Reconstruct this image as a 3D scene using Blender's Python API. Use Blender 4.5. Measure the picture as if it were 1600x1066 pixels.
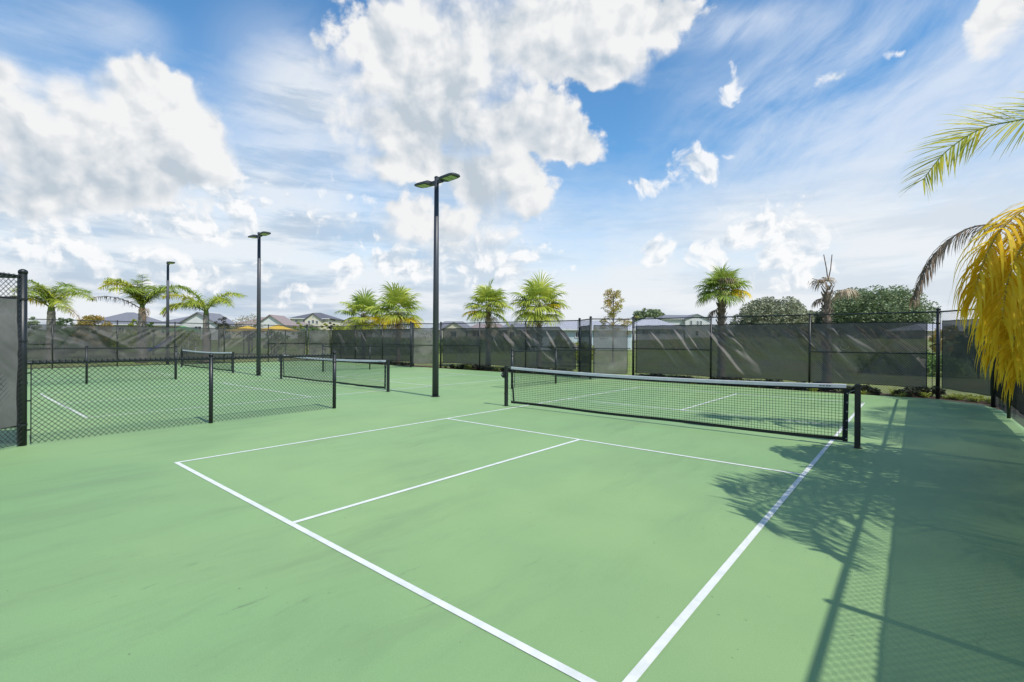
import bpy, math, random
import numpy as np
from mathutils import Vector, Matrix

for o in list(bpy.data.objects): bpy.data.objects.remove(o)
S = bpy.context.scene
R = math.radians
pi = math.pi
COL = S.collection
random.seed(5)

# ------------------------------------------------------------------ camera
F, CU, CV = 759.88, 800.0, 533.0            # focal length in units of a 1600 px wide frame
YAW, PITCH, ROLL = -0.69164, -0.002683, 0.006072
CAMP = Vector((7.0907, -2.0097, 1.5627))
fw = Vector((math.sin(YAW)*math.cos(PITCH), math.cos(YAW)*math.cos(PITCH), math.sin(PITCH)))
r0 = Vector((math.cos(YAW), -math.sin(YAW), 0)); u0 = r0.cross(fw)
rt = r0*math.cos(ROLL)+u0*math.sin(ROLL); up = u0*math.cos(ROLL)-r0*math.sin(ROLL)
cd = bpy.data.cameras.new('camera'); cam = bpy.data.objects.new('camera', cd); COL.objects.link(cam)
m3 = Matrix((rt, up, -fw)).transposed()
cam.matrix_world = Matrix.Translation(CAMP) @ m3.to_4x4()
cd.sensor_width = 36; cd.lens = F/1600*36; cd.clip_start = 0.05; cd.clip_end = 3000
S.camera = cam

SUN_EL, SUN_AZ = R(52.3), R(-5.0)           # azimuth measured from +x towards +y
sd = Vector((math.cos(SUN_EL)*math.cos(SUN_AZ), math.cos(SUN_EL)*math.sin(SUN_AZ), math.sin(SUN_EL)))
sl = bpy.data.lights.new('sun', 'SUN'); so = bpy.data.objects.new('sun', sl); COL.objects.link(so)
sl.energy = 4.3; sl.angle = R(0.55); sl.color = (1.0, 0.955, 0.89)
so.rotation_euler = (-sd).to_track_quat('-Z', 'Y').to_euler()
S.view_settings.view_transform = 'Standard'; S.view_settings.look = 'None'
S.view_settings.exposure = 0.08; S.view_settings.gamma = 1

# ------------------------------------------------------------------ node helpers
class NT:
    def __init__(s, t): s.t = t; s.n = t.nodes; s.l = t.links
    def node(s, typ, **kw):
        n = s.n.new(typ)
        for k, v in kw.items():
            if k.startswith('i_'):
                key = k[2:]; n.inputs[int(key) if key.isdigit() else key.replace('_', ' ')].default_value = v
            else: setattr(n, k, v)
        return n
    def put(s, sock, v):
        if isinstance(v, bpy.types.NodeSocket): s.l.new(v, sock)
        else: sock.default_value = v
    def m(s, op, a, b=None, c=None, clamp=False):
        n = s.n.new('ShaderNodeMath'); n.operation = op; n.use_clamp = clamp
        s.put(n.inputs[0], a)
        if b is not None: s.put(n.inputs[1], b)
        if c is not None: s.put(n.inputs[2], c)
        return n.outputs[0]
    def v(s, op, a, b=None):
        n = s.n.new('ShaderNodeVectorMath'); n.operation = op
        s.put(n.inputs[0], a)
        if b is not None:
            if op == 'SCALE': s.put(n.inputs[3], b)
            else: s.put(n.inputs[1], b)
        return n.outputs['Value'] if op in ('DOT_PRODUCT', 'LENGTH') else n.outputs[0]
    def mix(s, f, a, b):
        n = s.n.new('ShaderNodeMix'); n.data_type = 'RGBA'
        s.put(n.inputs[0], f); s.put(n.inputs[6], a); s.put(n.inputs[7], b); return n.outputs[2]
    def noise(s, vec, scale, detail=4, rough=.5, dist=0, lac=2.0, dim='3D'):
        n = s.n.new('ShaderNodeTexNoise'); n.noise_dimensions = dim
        if vec is not None: s.l.new(vec, n.inputs['Vector'])
        n.inputs['Scale'].default_value = scale; n.inputs['Detail'].default_value = detail
        n.inputs['Roughness'].default_value = rough; n.inputs['Distortion'].default_value = dist
        n.inputs['Lacunarity'].default_value = lac
        return n.outputs['Fac']
    def ss(s, x, a, b, o0=0.0, o1=1.0, kind='SMOOTHSTEP'):
        n = s.n.new('ShaderNodeMapRange'); n.interpolation_type = kind
        s.put(n.inputs[0], x); s.put(n.inputs[1], a); s.put(n.inputs[2], b); s.put(n.inputs[3], o0); s.put(n.inputs[4], o1)
        return n.outputs[0]
    def comb(s, x, y, z):
        n = s.n.new('ShaderNodeCombineXYZ'); s.put(n.inputs[0], x); s.put(n.inputs[1], y); s.put(n.inputs[2], z); return n.outputs[0]

# ------------------------------------------------------------------ sky
W = bpy.data.worlds.new('World'); S.world = W; W.use_nodes = True
w = NT(W.node_tree); w.n.clear()
SKYSTR = 0.10
sky = w.node('ShaderNodeTexSky', sky_type='NISHITA'); sky.sun_disc = False
sky.sun_elevation = SUN_EL; sky.sun_rotation = pi/2 - SUN_AZ; sky.air_density = 1.0; sky.dust_density = 0.6; sky.ozone_density = 2.2
tc = w.node('ShaderNodeTexCoord')
D = w.v('NORMALIZE', tc.outputs['Generated'])
BF = Vector((math.sin(YAW), math.cos(YAW), 0)); BR = Vector((math.cos(YAW), -math.sin(YAW), 0))
df = w.v('DOT_PRODUCT', D, tuple(BF)); dr = w.v('DOT_PRODUCT', D, tuple(BR)); dz = w.v('DOT_PRODUCT', D, (0, 0, 1))
AZ = w.m('ARCTAN2', dr, df); EL = w.m('ARCSINE', w.m('MAXIMUM', dz, -.99))
k_ = w.m('DIVIDE', 2.0, w.m('ADD', 1.02, df))
P0 = w.comb(w.m('MULTIPLY', dr, k_), w.m('MULTIPLY', dz, k_), 0.0)      # stereographic map of the sky dome
def ang(u, v):                              # where on that map a cloud stands
    q = Vector(((u-CU)/F, (531-v)/F, 1)).normalized(); return 2*q.x/(1.02+q.z), 2*q.y/(1.02+q.z)
def blob_c(u, v, ru, rv):
    a, e = ang(u, v); a1, _ = ang(u+ru, v); a2, _ = ang(u-ru, v); _, e1 = ang(u, v-rv); _, e2 = ang(u, v+rv)
    return a, e, max(.008, (a1-a2)/2), max(.006, (e1-e2)/2)
def noise2(P, sc, det, rough=.55, dist=0.0, colour=False):
    n = w.node('ShaderNodeTexNoise', noise_dimensions='2D'); w.l.new(P, n.inputs['Vector'])
    n.inputs['Scale'].default_value = sc; n.inputs['Detail'].default_value = det; n.inputs['Roughness'].default_value = rough; n.inputs['Distortion'].default_value = dist
    return n.outputs['Color' if colour else 'Fac']
def warp(P, s1=5.0, a1=.07, s2=19.0, a2=.014):
    for sc, am, dt in ((s1, a1, 1), (s2, a2, 4)):
        P = w.v('ADD', P, w.v('SCALE', w.v('SUBTRACT', noise2(P, sc, dt, .6, colour=True), (.5, .5, .5)), am))
    return P
def puffs(P, sc, det, sm=.35):
    n = w.node('ShaderNodeTexVoronoi', feature='SMOOTH_F1', voronoi_dimensions='2D'); w.l.new(P, n.inputs['Vector'])
    n.inputs['Scale'].default_value = sc; n.inputs['Detail'].default_value = det; n.inputs['Roughness'].default_value = .5; n.inputs['Smoothness'].default_value = sm
    return n.outputs['Distance']
def field(P, blobs, smooth=.22):
    acc = None
    for b in blobs:
        a, e, ra, re = blob_c(*b[:4]); k = b[4] if len(b) > 4 else 1.0
        d = w.v('LENGTH', w.v('MULTIPLY', w.v('SUBTRACT', P, (a, e, 0)), (1/ra, 1/re, 0)))
        f = w.m('MULTIPLY', w.m('SUBTRACT', 1.0, d), k)
        if acc is None: acc = f
        else: acc = w.m('SMOOTH_MAX', acc, f, smooth)
    return acc
CUM = [(170,240,150,90), (30,210,170,120), (10,135,75,58), (110,185,110,75), (230,170,95,80), (275,195,75,80), (180,270,180,70), (325,260,45,50), (60,300,180,60), (640,120,150,110),
       (700,110,200,135), (640,190,140,95), (800,45,220,95), (960,30,120,75), (930,100,90,52), (770,190,130,75), (865,215,75,38),
       (620,255,115,40), (770,290,85,70), (690,360,130,50,.8), (1570,20,60,55)]
SMALL = [(610,408,60,34), (545,425,40,28), (655,425,50,34), (1085,262,62,34), (1010,292,34,15), (1190,352,100,42), (1255,318,36,34), (1115,395,50,36),
         (1235,400,75,62), (470,460,80,22,.8), (345,300,70,70), (380,330,62,55), (290,345,120,55), (120,400,230,60,.8), (260,430,200,45,.8), (60,330,120,40,.8),
         (800,430,110,26,.6), (1030,390,40,28), (760,400,120,60,.8), (520,340,90,50,.35), (1145,130,20,28,.7), (1300,125,34,12,.7), (1410,75,28,12,.6)]
SH = [(60,320,320,75), (270,300,170,46), (20,270,130,50), (700,190,150,80), (800,225,110,60), (640,245,90,40), (880,100,120,45), (760,300,80,60), (1190,430,110,50), (720,400,110,35)]
Pw = warp(P0)
Pc = warp(P0, 8.0, .030, 30.0, .008)
b1 = puffs(Pc, 15, 3)
nA = noise2(Pc, 10, 9, .62)
cumD = w.m('ADD', w.m('ADD', w.m('ADD', field(Pw, CUM), .13), w.m('MULTIPLY', w.m('SUBTRACT', .42, b1), .40)), w.m('MULTIPLY', w.m('SUBTRACT', nA, .5), .34))
Pw2 = warp(P0, 9, .05, 40, .018)
b2 = puffs(Pw2, 24, 3)
nB = noise2(Pw2, 16, 8, .62)
smD = w.m('ADD', w.m('ADD', field(Pw2, SMALL, .12), w.m('MULTIPLY', w.m('SUBTRACT', .47, b2), .8)), w.m('MULTIPLY', w.m('SUBTRACT', nB, .5), .85))
# the same puffs a little way towards the sun: their lit and shaded sides
Pd = w.v('ADD', Pc, (.016, .018, 0))
b3 = puffs(Pd, 15, 3); nC = noise2(Pd, 10, 9, .62)
rel = w.m('ADD', w.m('MULTIPLY', w.m('SUBTRACT', b3, b1), .8), w.m('MULTIPLY', w.m('SUBTRACT', nA, nC), .45))
Pl = w.v('ADD', P0, (.035, .055, 0))
relL = w.m('SUBTRACT', noise2(P0, 6.5, 3, .5), noise2(Pl, 6.5, 3, .5))
relM = w.m('SUBTRACT', puffs(w.v('ADD', Pc, (.03, .04, 0)), 8, 2, .5), puffs(Pc, 8, 2, .5))
rel = w.m('ADD', rel, w.m('ADD', w.m('MULTIPLY', relL, .8), w.m('MULTIPLY', relM, .65)))
shd = w.ss(w.m('ADD', field(P0, SH, .3), w.m('MULTIPLY', w.m('SUBTRACT', noise2(P0, 7, 5), .5), .9)), -.35, .85)
thick = w.ss(cumD, .10, .55)
shade = w.m('ADD', w.m('ADD', .12, w.m('MULTIPLY', w.m('MULTIPLY', shd, thick), .64)), w.m('MULTIPLY', rel, -1.1), clamp=True)
WHT = (8.5, 8.55, 8.6, 1); GRY = (5.0, 5.7, 6.4, 1)
cumC = w.mix(shade, WHT, GRY)
# cirrus, drawn out along one wind direction
th = R(36)
cu = w.m('ADD', w.m('MULTIPLY', AZ, math.cos(th)), w.m('MULTIPLY', EL, math.sin(th)))
cv = w.m('SUBTRACT', w.m('MULTIPLY', EL, math.cos(th)), w.m('MULTIPLY', AZ, math.sin(th)))
cv = w.m('ADD', cv, w.m('MULTIPLY', w.m('SUBTRACT', noise2(P0, 3, 2), .5), .10))
ci1 = noise2(w.comb(w.m('MULTIPLY', cu, 3.2), w.m('MULTIPLY', cv, 12), 0), 1.0, 9, .66, .12)
ci2 = noise2(w.comb(w.m('MULTIPLY', cu, 1.6), w.m('MULTIPLY', cv, 3.6), 0), 1.0, 6, .6, .12)
ciM = w.ss(field(P0, [(1380,190,420,240), (1560,330,420,230), (1150,40,200,40,.7)], .4), -.2, .6)
ciL = w.ss(field(P0, [(450,110,150,130,.8), (430,240,150,150), (190,50,110,60,.8), (1060,300,90,50,.6)], .4), -.1, .9)
ci = w.m('MULTIPLY', w.ss(w.m('ADD', w.m('MULTIPLY', ci1, .42), w.m('MULTIPLY', ci2, .62)), .38, .68), w.m('MAXIMUM', ciM, w.m('MULTIPLY', ciL, .7)), clamp=True)
c = w.v('MULTIPLY', sky.outputs[0], (1.00, 1.62, 1.86))
c = w.mix(w.m('MULTIPLY', ci, .74), c, (7.2, 7.9, 9.0, 1))
# pale veil that thickens towards the horizon, with flat grey bands in it
leftm = w.ss(AZ, .2, -.35)
vsh = w.comb(w.m('MULTIPLY', AZ, 3), w.m('MULTIPLY', EL, 8), 0)
hz_ = w.ss(field(P0, [(440,300,220,170), (470,160,130,120,.8), (1000,360,300,90,.7), (640,300,220,120,.7), (1250,420,300,90,.8)], .3), -.15, .7, 0, .82)
veil = w.m('ADD', w.m('MAXIMUM', hz_, w.ss(EL, w.m('ADD', .44, w.m('MULTIPLY', leftm, .10)), .12)), w.m('MULTIPLY', w.m('SUBTRACT', noise2(vsh, 1.0, 6, .58, .1), .5), 1.0), clamp=True)
vb = noise2(w.comb(w.m('MULTIPLY', AZ, 3.0), w.m('MULTIPLY', EL, 17), 0), 1.0, 6, .6, .12)
leftm = w.ss(AZ, .2, -.35)
vc = w.mix(w.m('MULTIPLY', w.ss(vb, .40, .62), w.m('ADD', .40, w.m('MULTIPLY', leftm, .50))), (8.0, 8.35, 8.7, 1), (4.7, 5.7, 6.9, 1))
c = w.mix(w.m('MAXIMUM', w.m('MULTIPLY', veil, .95), w.ss(EL, .30, .08)), c, vc)
b4 = puffs(w.v('ADD', Pw2, (.009, .014, 0)), 24, 3)
smrel = w.m('MULTIPLY', w.m('SUBTRACT', b4, b2), -1.5)
bandg = w.ss(noise2(w.comb(w.m('MULTIPLY', AZ, 5), w.m('MULTIPLY', EL, 22), 0), 1.0, 6, .6, .15), .38, .66)
smC = w.mix(w.m('ADD', w.m('ADD', smrel, .12), w.m('MULTIPLY', bandg, w.m('ADD', .18, w.m('MULTIPLY', leftm, .62))), clamp=True), (9.3, 9.35, 9.4, 1), (5.5, 6.4, 7.4, 1))
c = w.mix(w.m('MULTIPLY', w.ss(smD, -.12, .42), .9), c, smC)
c = w.mix(w.ss(w.m('ADD', cumD, w.m('MULTIPLY', w.m('SUBTRACT', noise2(P0, 38, 6, .7), .5), .26)), -.08, w.ss(noise2(P0, 4.5, 3), .38, .60, .16, .80)), c, cumC)
bg = w.node('ShaderNodeBackground'); w.l.new(c, bg.inputs[0]); bg.inputs[1].default_value = SKYSTR
wo = w.node('ShaderNodeOutputWorld'); w.l.new(bg.outputs[0], wo.inputs[0])
W.cycles.sampling_method = 'MANUAL'; W.cycles.sample_map_resolution = 512

# ------------------------------------------------------------------ materials
def mat(name, col, rough=.6, metal=0, spec=.4, var=0.0, vscale=4.0, col2=None, bump=0.0, bscale=60, trans=0.0, coord='Object'):
    m = bpy.data.materials.new(name); m.use_nodes = True; t = NT(m.node_tree); t.n.clear()
    out = t.node('ShaderNodeOutputMaterial'); b = t.node('ShaderNodeBsdfPrincipled')
    b.inputs['Roughness'].default_value = rough; b.inputs['Metallic'].default_value = metal; b.inputs['Specular IOR Level'].default_value = spec
    tcn = t.node('ShaderNodeTexCoord'); co = tcn.outputs[coord]
    c1 = (*col, 1)
    if var or col2:
        n = t.noise(co, vscale, 5, .6)
        c2 = (*(col2 if col2 else tuple(x*(1-var) for x in col)), 1)
        cc = t.mix(t.ss(n, .3, .7), c1, c2); t.l.new(cc, b.inputs['Base Color'])
    else:
        cc = None; b.inputs['Base Color'].default_value = c1
    if bump:
        bn = t.node('ShaderNodeBump'); bn.inputs['Strength'].default_value = bump; bn.inputs['Distance'].default_value = .01
        t.l.new(t.noise(co, bscale, 4, .6), bn.inputs['Height']); t.l.new(bn.outputs[0], b.inputs['Normal'])
    sh = b.outputs[0]
    if trans:
        tr = t.node('ShaderNodeBsdfTranslucent')
        if cc: t.l.new(cc, tr.inputs[0])
        else: tr.inputs[0].default_value = c1
        mx = t.node('ShaderNodeMixShader'); mx.inputs[0].default_value = trans
        t.l.new(sh, mx.inputs[1]); t.l.new(tr.outputs[0], mx.inputs[2]); sh = mx.outputs[0]
    t.l.new(sh, out.inputs[0]); return m

M = {}
M['black'] = mat('black_vinyl', (.012, .016, .017), .42, spec=.5, var=.3, vscale=3)
M['wire'] = mat('vinyl_coated_wire', (.012, .018, .018), .5)
M['pole'] = mat('bronze_pole_paint', (.040, .043, .052), .42, spec=.5, var=.15, vscale=2)
M['net'] = mat('black_net_cord', (.012, .016, .016), .8)
M['tape'] = mat('white_vinyl_tape', (.62, .62, .64), .6, var=.12, vscale=6)
M['whitecord'] = mat('white_lacing_cord', (.6, .6, .6), .7)
M['steel'] = mat('steel_fitting', (.35, .35, .36), .4, metal=.8)
M['lens'] = mat('yellow_led_lens', (.42, .48, .24), .25, spec=.6)
M['led'] = mat('led_board', (.35, .42, .2), .4)
M['label'] = mat('dark_label', (.06, .06, .07), .6)

def court_material():
    m = bpy.data.materials.new('green_acrylic_court'); m.use_nodes = True; t = NT(m.node_tree); t.n.clear()
    out = t.node('ShaderNodeOutputMaterial'); b = t.node('ShaderNodeBsdfPrincipled')
    co = t.node('ShaderNodeTexCoord').outputs['Object']
    big = t.noise(co, .16, 4, .55)
    c0 = t.mix(t.ss(big, .32, .68), (.302, .445, .178, 1), (.230, .385, .160, 1))
    mid = t.ss(t.noise(co, .9, 6, .6), .35, .70)
    c0 = t.mix(t.m('MULTIPLY', mid, .30), c0, (.205, .315, .145, 1))
    # squeegee streaks and shoe scuffs, running along the courts
    wx = t.v('ADD', co, t.v('SCALE', t.comb(t.noise(co, .7, 3), t.noise(t.v('ADD', co, (9, 3, 0)), .7, 3), 0.0), .6))
    sx = t.v('MULTIPLY', wx, (2.1, .38, 1))
    st = t.noise(sx, 1.0, 9, .72)
    msk = t.ss(t.noise(co, .38, 3), .36, .60)
    c1 = t.mix(t.m('MULTIPLY', t.m('MULTIPLY', t.ss(st, .45, .66), msk), .34), c0, (.155, .225, .115, 1))
    sc = t.ss(t.noise(t.v('MULTIPLY', sx, (3.5, 2.5, 1)), 1.6, 9, .8), .58, .70)
    c1 = t.mix(t.m('MULTIPLY', t.m('MULTIPLY', sc, msk), .75), c1, (.11, .16, .085, 1))
    gr = t.noise(co, 150, 3, .8)
    c2 = t.mix(t.ss(gr, .32, .70, 0, .42, 'LINEAR'), c1, (.10, .17, .085, 1))
    g2 = t.ss(t.noise(co, 34, 4, .75), .55, .75)
    c2 = t.mix(t.m('MULTIPLY', g2, .16), c2, (.40, .48, .30, 1))
    sp = t.ss(t.noise(co, 23, 2, .5), .735, .765)
    c3 = t.mix(t.m('MULTIPLY', sp, .6), c2, (.07, .09, .05, 1))
    t.l.new(c3, b.inputs['Base Color']); b.inputs['Roughness'].default_value = .60; b.inputs['Specular IOR Level'].default_value = .38
    bn = t.node('ShaderNodeBump'); bn.inputs['Strength'].default_value = .4; bn.inputs['Distance'].default_value = .003
    t.l.new(t.noise(co, 220, 3, .75), bn.inputs['Height']); t.l.new(bn.outputs[0], b.inputs['Normal'])
    t.l.new(b.outputs[0], out.inputs[0]); return m
M['court'] = court_material()
M['line'] = mat('white_line_paint', (.72, .72, .69), .75, col2=(.60, .62, .57), vscale=9, bump=.3, bscale=250)
M['curb'] = mat('slab_edge', (.34, .38, .30), .8, var=.25, vscale=8)

def ground_material():
    m = bpy.data.materials.new('rough_grass_ground'); m.use_nodes = True; t = NT(m.node_tree); t.n.clear()
    out = t.node('ShaderNodeOutputMaterial'); b = t.node('ShaderNodeBsdfPrincipled')
    co = t.node('ShaderNodeTexCoord').outputs['Object']
    a = t.mix(t.ss(t.noise(co, .045, 5, .6), .38, .62), (.24, .31, .075, 1), (.24, .225, .12, 1))
    a = t.mix(t.m('MULTIPLY', t.ss(t.noise(co, .35, 6, .65), .45, .7), .6), a, (.07, .11, .03, 1))
    a = t.mix(t.ss(t.noise(co, 9, 5, .7), .3, .75, 0, .55), a, (.05, .08, .02, 1))
    t.l.new(a, b.inputs['Base Color']); b.inputs['Roughness'].default_value = .9; b.inputs['Specular IOR Level'].default_value = .1
    bn = t.node('ShaderNodeBump'); bn.inputs['Strength'].default_value = .8; bn.inputs['Distance'].default_value = .1
    t.l.new(t.noise(co, 4, 6, .7), bn.inputs['Height']); t.l.new(bn.outputs[0], b.inputs['Normal'])
    t.l.new(b.outputs[0], out.inputs[0]); return m
M['ground'] = ground_material()
M['mulch'] = mat('brown_mulch', (.105, .075, .055), .95, col2=(.045, .03, .022), vscale=14, bump=1.0, bscale=45, spec=.1)

def screen_material(name, col, opac, seed):
    m = bpy.data.materials.new(name); m.use_nodes = True; t = NT(m.node_tree); t.n.clear()
    out = t.node('ShaderNodeOutputMaterial')
    co = t.v('ADD', t.node('ShaderNodeTexCoord').outputs['Object'], (seed, seed*2, 0))
    d = t.node('ShaderNodeBsdfPrincipled'); d.inputs['Roughness'].default_value = .62; d.inputs['Specular IOR Level'].default_value = .35
    dust = t.ss(t.noise(co, 1.3, 5, .65), .35, .75)
    cc = t.mix(dust, (*col, 1), (*(c*1.5 for c in col), 1)); t.l.new(cc, d.inputs['Base Color'])
    tl = t.node('ShaderNodeBsdfTranslucent'); t.l.new(cc, tl.inputs[0])
    mx0 = t.node('ShaderNodeMixShader'); mx0.inputs[0].default_value = .22; t.l.new(d.outputs[0], mx0.inputs[1]); t.l.new(tl.outputs[0], mx0.inputs[2])
    tr = t.node('ShaderNodeBsdfTransparent')
    mx = t.node('ShaderNodeMixShader')
    t.l.new(t.m('ADD', opac-.04, t.m('MULTIPLY', dust, .08)), mx.inputs[0])
    t.l.new(tr.outputs[0], mx.inputs[1]); t.l.new(mx0.outputs[0], mx.inputs[2]); t.l.new(mx.outputs[0], out.inputs[0]); return m
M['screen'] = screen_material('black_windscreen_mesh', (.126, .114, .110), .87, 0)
M['screen_sunlit'] = screen_material('sunlit_windscreen_mesh', (.175, .168, .158), .80, 4)  # same fabric, paler: sunlight put into the colour of the sun-facing panels
M['screen_shaded'] = screen_material('shaded_windscreen_mesh', (.045, .056, .055), .88, 8)  # same fabric, darker: shade put into the colour of panels facing away from the sun
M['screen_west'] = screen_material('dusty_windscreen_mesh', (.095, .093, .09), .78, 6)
M['hem'] = mat('screen_hem', (.012, .013, .014), .7)

def leafmat(name, a, b, trans=.35, vs=1.7, rough=.5):
    return mat(name, a, rough, col2=b, vscale=vs, trans=trans, spec=.3)
M['palm_green'] = leafmat('palm_leaf_green', (.43, .50, .09), (.21, .32, .06))
M['palm_lime'] = leafmat('palm_leaf_lime', (.56, .57, .085), (.30, .39, .06))
M['palm_yellow'] = leafmat('palm_leaf_yellow', (1.0, .74, .05), (.93, .66, .05), .6)
M['palm_gold'] = leafmat('palm_leaf_gold', (.85, .72, .08), (.50, .52, .08), .45)
M['palm_brown'] = leafmat('palm_leaf_dead', (.36, .25, .16), (.20, .14, .09), .15)
M['palm_tan'] = leafmat('palm_leaf_tan', (.52, .39, .26), (.34, .25, .16), .15)
M['stem_green'] = mat('palm_stem', (.20, .26, .06), .5, var=.3)
M['stem_yellow'] = mat('palm_stem_yellow', (.42, .30, .05), .5, var=.3)
M['stem_brown'] = mat('palm_stem_dead', (.20, .14, .09), .8, var=.4)
M['trunk'] = mat('queen_palm_trunk', (.40, .34, .29), .9, col2=(.22, .18, .15), vscale=5, bump=.6, bscale=20)
M['boot'] = mat('cabbage_palm_trunk', (.34, .27, .20), .9, col2=(.16, .12, .09), vscale=6, bump=.6, bscale=18)
M['bark'] = mat('grey_bark', (.20, .17, .14), .9, var=.4, vscale=5)
M['oak'] = leafmat('oak_leaves', (.27, .33, .16), (.13, .18, .085), .2, .5)
M['oakdull'] = leafmat('dull_oak_leaves', (.34, .35, .22), (.21, .23, .14), .2, .4)
M['mapleg'] = leafmat('small_tree_leaves', (.44, .44, .09), (.44, .28, .07), .35, 1.2)
M['bushg'] = leafmat('bush_leaves', (.17, .27, .06), (.08, .15, .035), .3, 2)
M['bushy'] = leafmat('yellow_green_bush_leaves', (.42, .44, .07), (.22, .28, .05), .35, 3)
M['busho'] = leafmat('orange_tinged_leaves', (.48, .30, .08), (.30, .28, .06), .35, 2)
M['dark'] = leafmat('dark_shrub_leaves', (.035, .055, .022), (.06, .045, .025), .2, 4)
M['dry'] = leafmat('dry_twig_leaves', (.32, .28, .16), (.22, .22, .12), .2, 3)

# ------------------------------------------------------------------ mesh builder
class MB:
    def __init__(s): s.v = []; s.f = []
    def quad(s, a, b, c, d):
        n = len(s.v); s.v += [tuple(a), tuple(b), tuple(c), tuple(d)]; s.f.append((n, n+1, n+2, n+3))
    def tri(s, a, b, c):
        n = len(s.v); s.v += [tuple(a), tuple(b), tuple(c)]; s.f.append((n, n+1, n+2))
    def poly(s, pts):
        n = len(s.v); s.v += [tuple(p) for p in pts]; s.f.append(tuple(range(n, n+len(pts))))
    def box(s, x0, x1, y0, y1, z0, z1, M4=None):
        n = len(s.v)
        vs = [(x, y, z) for z in (z0, z1) for y in (y0, y1) for x in (x0, x1)]
        if M4: vs = [tuple(M4 @ Vector(q)) for q in vs]
        s.v += vs
        for q in ((0,2,3,1), (4,5,7,6), (0,1,5,4), (2,6,7,3), (0,4,6,2), (1,3,7,5)): s.f.append(tuple(n+i for i in q))
        return s
    def tube(s, pts, r, k=8, cap=True, phase=0.0):
        pts = [Vector(p) for p in pts]; n0 = len(s.v)
        rs = r if isinstance(r, (list, tuple)) else [r]*len(pts)
        ref = None
        for i, p in enumerate(pts):
            t = (pts[min(i+1, len(pts)-1)]-pts[max(i-1, 0)])
            t = t.normalized() if t.length > 1e-9 else Vector((0, 0, 1))
            if ref is None: ref = Vector((1, 0, 0)) if abs(t.x) < .7 else Vector((0, 1, 0))
            a = (ref-t*ref.dot(t)).normalized(); b = t.cross(a); ref = a
            for j in range(k):
                an = 2*pi*j/k+phase; s.v.append(tuple(p+(a*math.cos(an)+b*math.sin(an))*rs[i]))
        for i in range(len(pts)-1):
            for j in range(k):
                j2 = (j+1) % k; s.f.append((n0+i*k+j, n0+i*k+j2, n0+(i+1)*k+j2, n0+(i+1)*k+j))
        if cap:
            s.f.append(tuple(n0+j for j in range(k))[::-1]); s.f.append(tuple(n0+(len(pts)-1)*k+j for j in range(k)))
        return s
    def prism(s, poly, z0, z1):
        n = len(poly); b = len(s.v)
        s.v += [(x, y, z0) for x, y in poly]+[(x, y, z1) for x, y in poly]
        s.f.append(tuple(b+i for i in range(n))[::-1]); s.f.append(tuple(b+n+i for i in range(n)))
        for i in range(n):
            j = (i+1) % n; s.f.append((b+i, b+j, b+n+j, b+n+i))
        return s
    def strip(s, pts, wids, side):
        """ribbon: a leaf blade"""
        n = len(s.v)
        for p, wd in zip(pts, wids):
            s.v.append(tuple(p+side*wd)); s.v.append(tuple(p-side*wd))
        for i in range(len(pts)-1): s.f.append((n+2*i, n+2*i+1, n+2*i+3, n+2*i+2))
    def build(s, name, m, parent=None, smooth=False, loc=None, mats=None):
        me = bpy.data.meshes.new(name); me.from_pydata(s.v, [], s.f); me.update()
        if mats:
            for q in mats: me.materials.append(q)
        elif m is not None: me.materials.append(m)
        if smooth: me.polygons.foreach_set('use_smooth', [True]*len(me.polygons))
        o = bpy.data.objects.new(name, me); COL.objects.link(o)
        if parent: o.parent = parent
        if loc: o.location = loc
        return o
def tag(o, label=None, cat=None, group=None, kind=None):
    if label: o['label'] = label
    if cat: o['category'] = cat
    if group: o['group'] = group
    if kind: o['kind'] = kind
    return o
def empty(name, loc, rz=0, **kw):
    o = bpy.data.objects.new(name, None); COL.objects.link(o); o.location = loc; o.rotation_euler = (0, 0, rz); o.empty_display_size = .3
    return tag(o, **kw)
def copy_tree(o, parent=None):
    c = o.copy(); COL.objects.link(c)
    if parent is not None: c.parent = parent
    for ch in list(KIDS.get(o.name, [])) or [q for q in COL.objects if q.parent == o]: copy_tree(ch, c)
    return c
KIDS = {}
def structure(o): o['kind'] = 'structure'; return o
def at(u, D, z=None, v=None):
    """point at view depth D in the direction of column u; height z or the height seen at row v"""
    p = CAMP + D*(BF + BR*((u-CU)/F))
    hz = 531+(u-800)*.00607
    zz = z if z is not None else CAMP.z+(hz-v)/F*D
    return Vector((p.x, p.y, zz))

# ------------------------------------------------------------------ terrain
def gz(x, y):
    d = max(0.0, max(-27-x, x-10, y-18, -4-y))
    t = min(1, max(0, (d-18)/60)); t = t*t*(3-2*t)
    return -.06+2.2*t+.12*math.sin(x*.13+1)*math.sin(y*.11)*min(1, d/20)
def terrain():
    xs = sorted(set([round(-27-(1.5*1.22**i), 2) for i in range(28)] + list(np.round(np.linspace(-27, 10, 14), 2)) + [round(10+(1.5*1.22**i), 2) for i in range(28)]))
    ys = sorted(set([round(-4-(2*1.35**i), 2) for i in range(16)] + list(np.round(np.linspace(-4, 18, 9), 2)) + [round(18+(1.2*1.19**i), 2) for i in range(33)]))
    mb = MB()
    for y in ys:
        for x in xs: mb.v.append((x, y, gz(x, y)))
    nx = len(xs)
    for j in range(len(ys)-1):
        for i in range(nx-1): mb.f.append((j*nx+i, j*nx+i+1, (j+1)*nx+i+1, (j+1)*nx+i))
    structure(mb.build('ground', M['ground'], smooth=True))
terrain()

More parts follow.
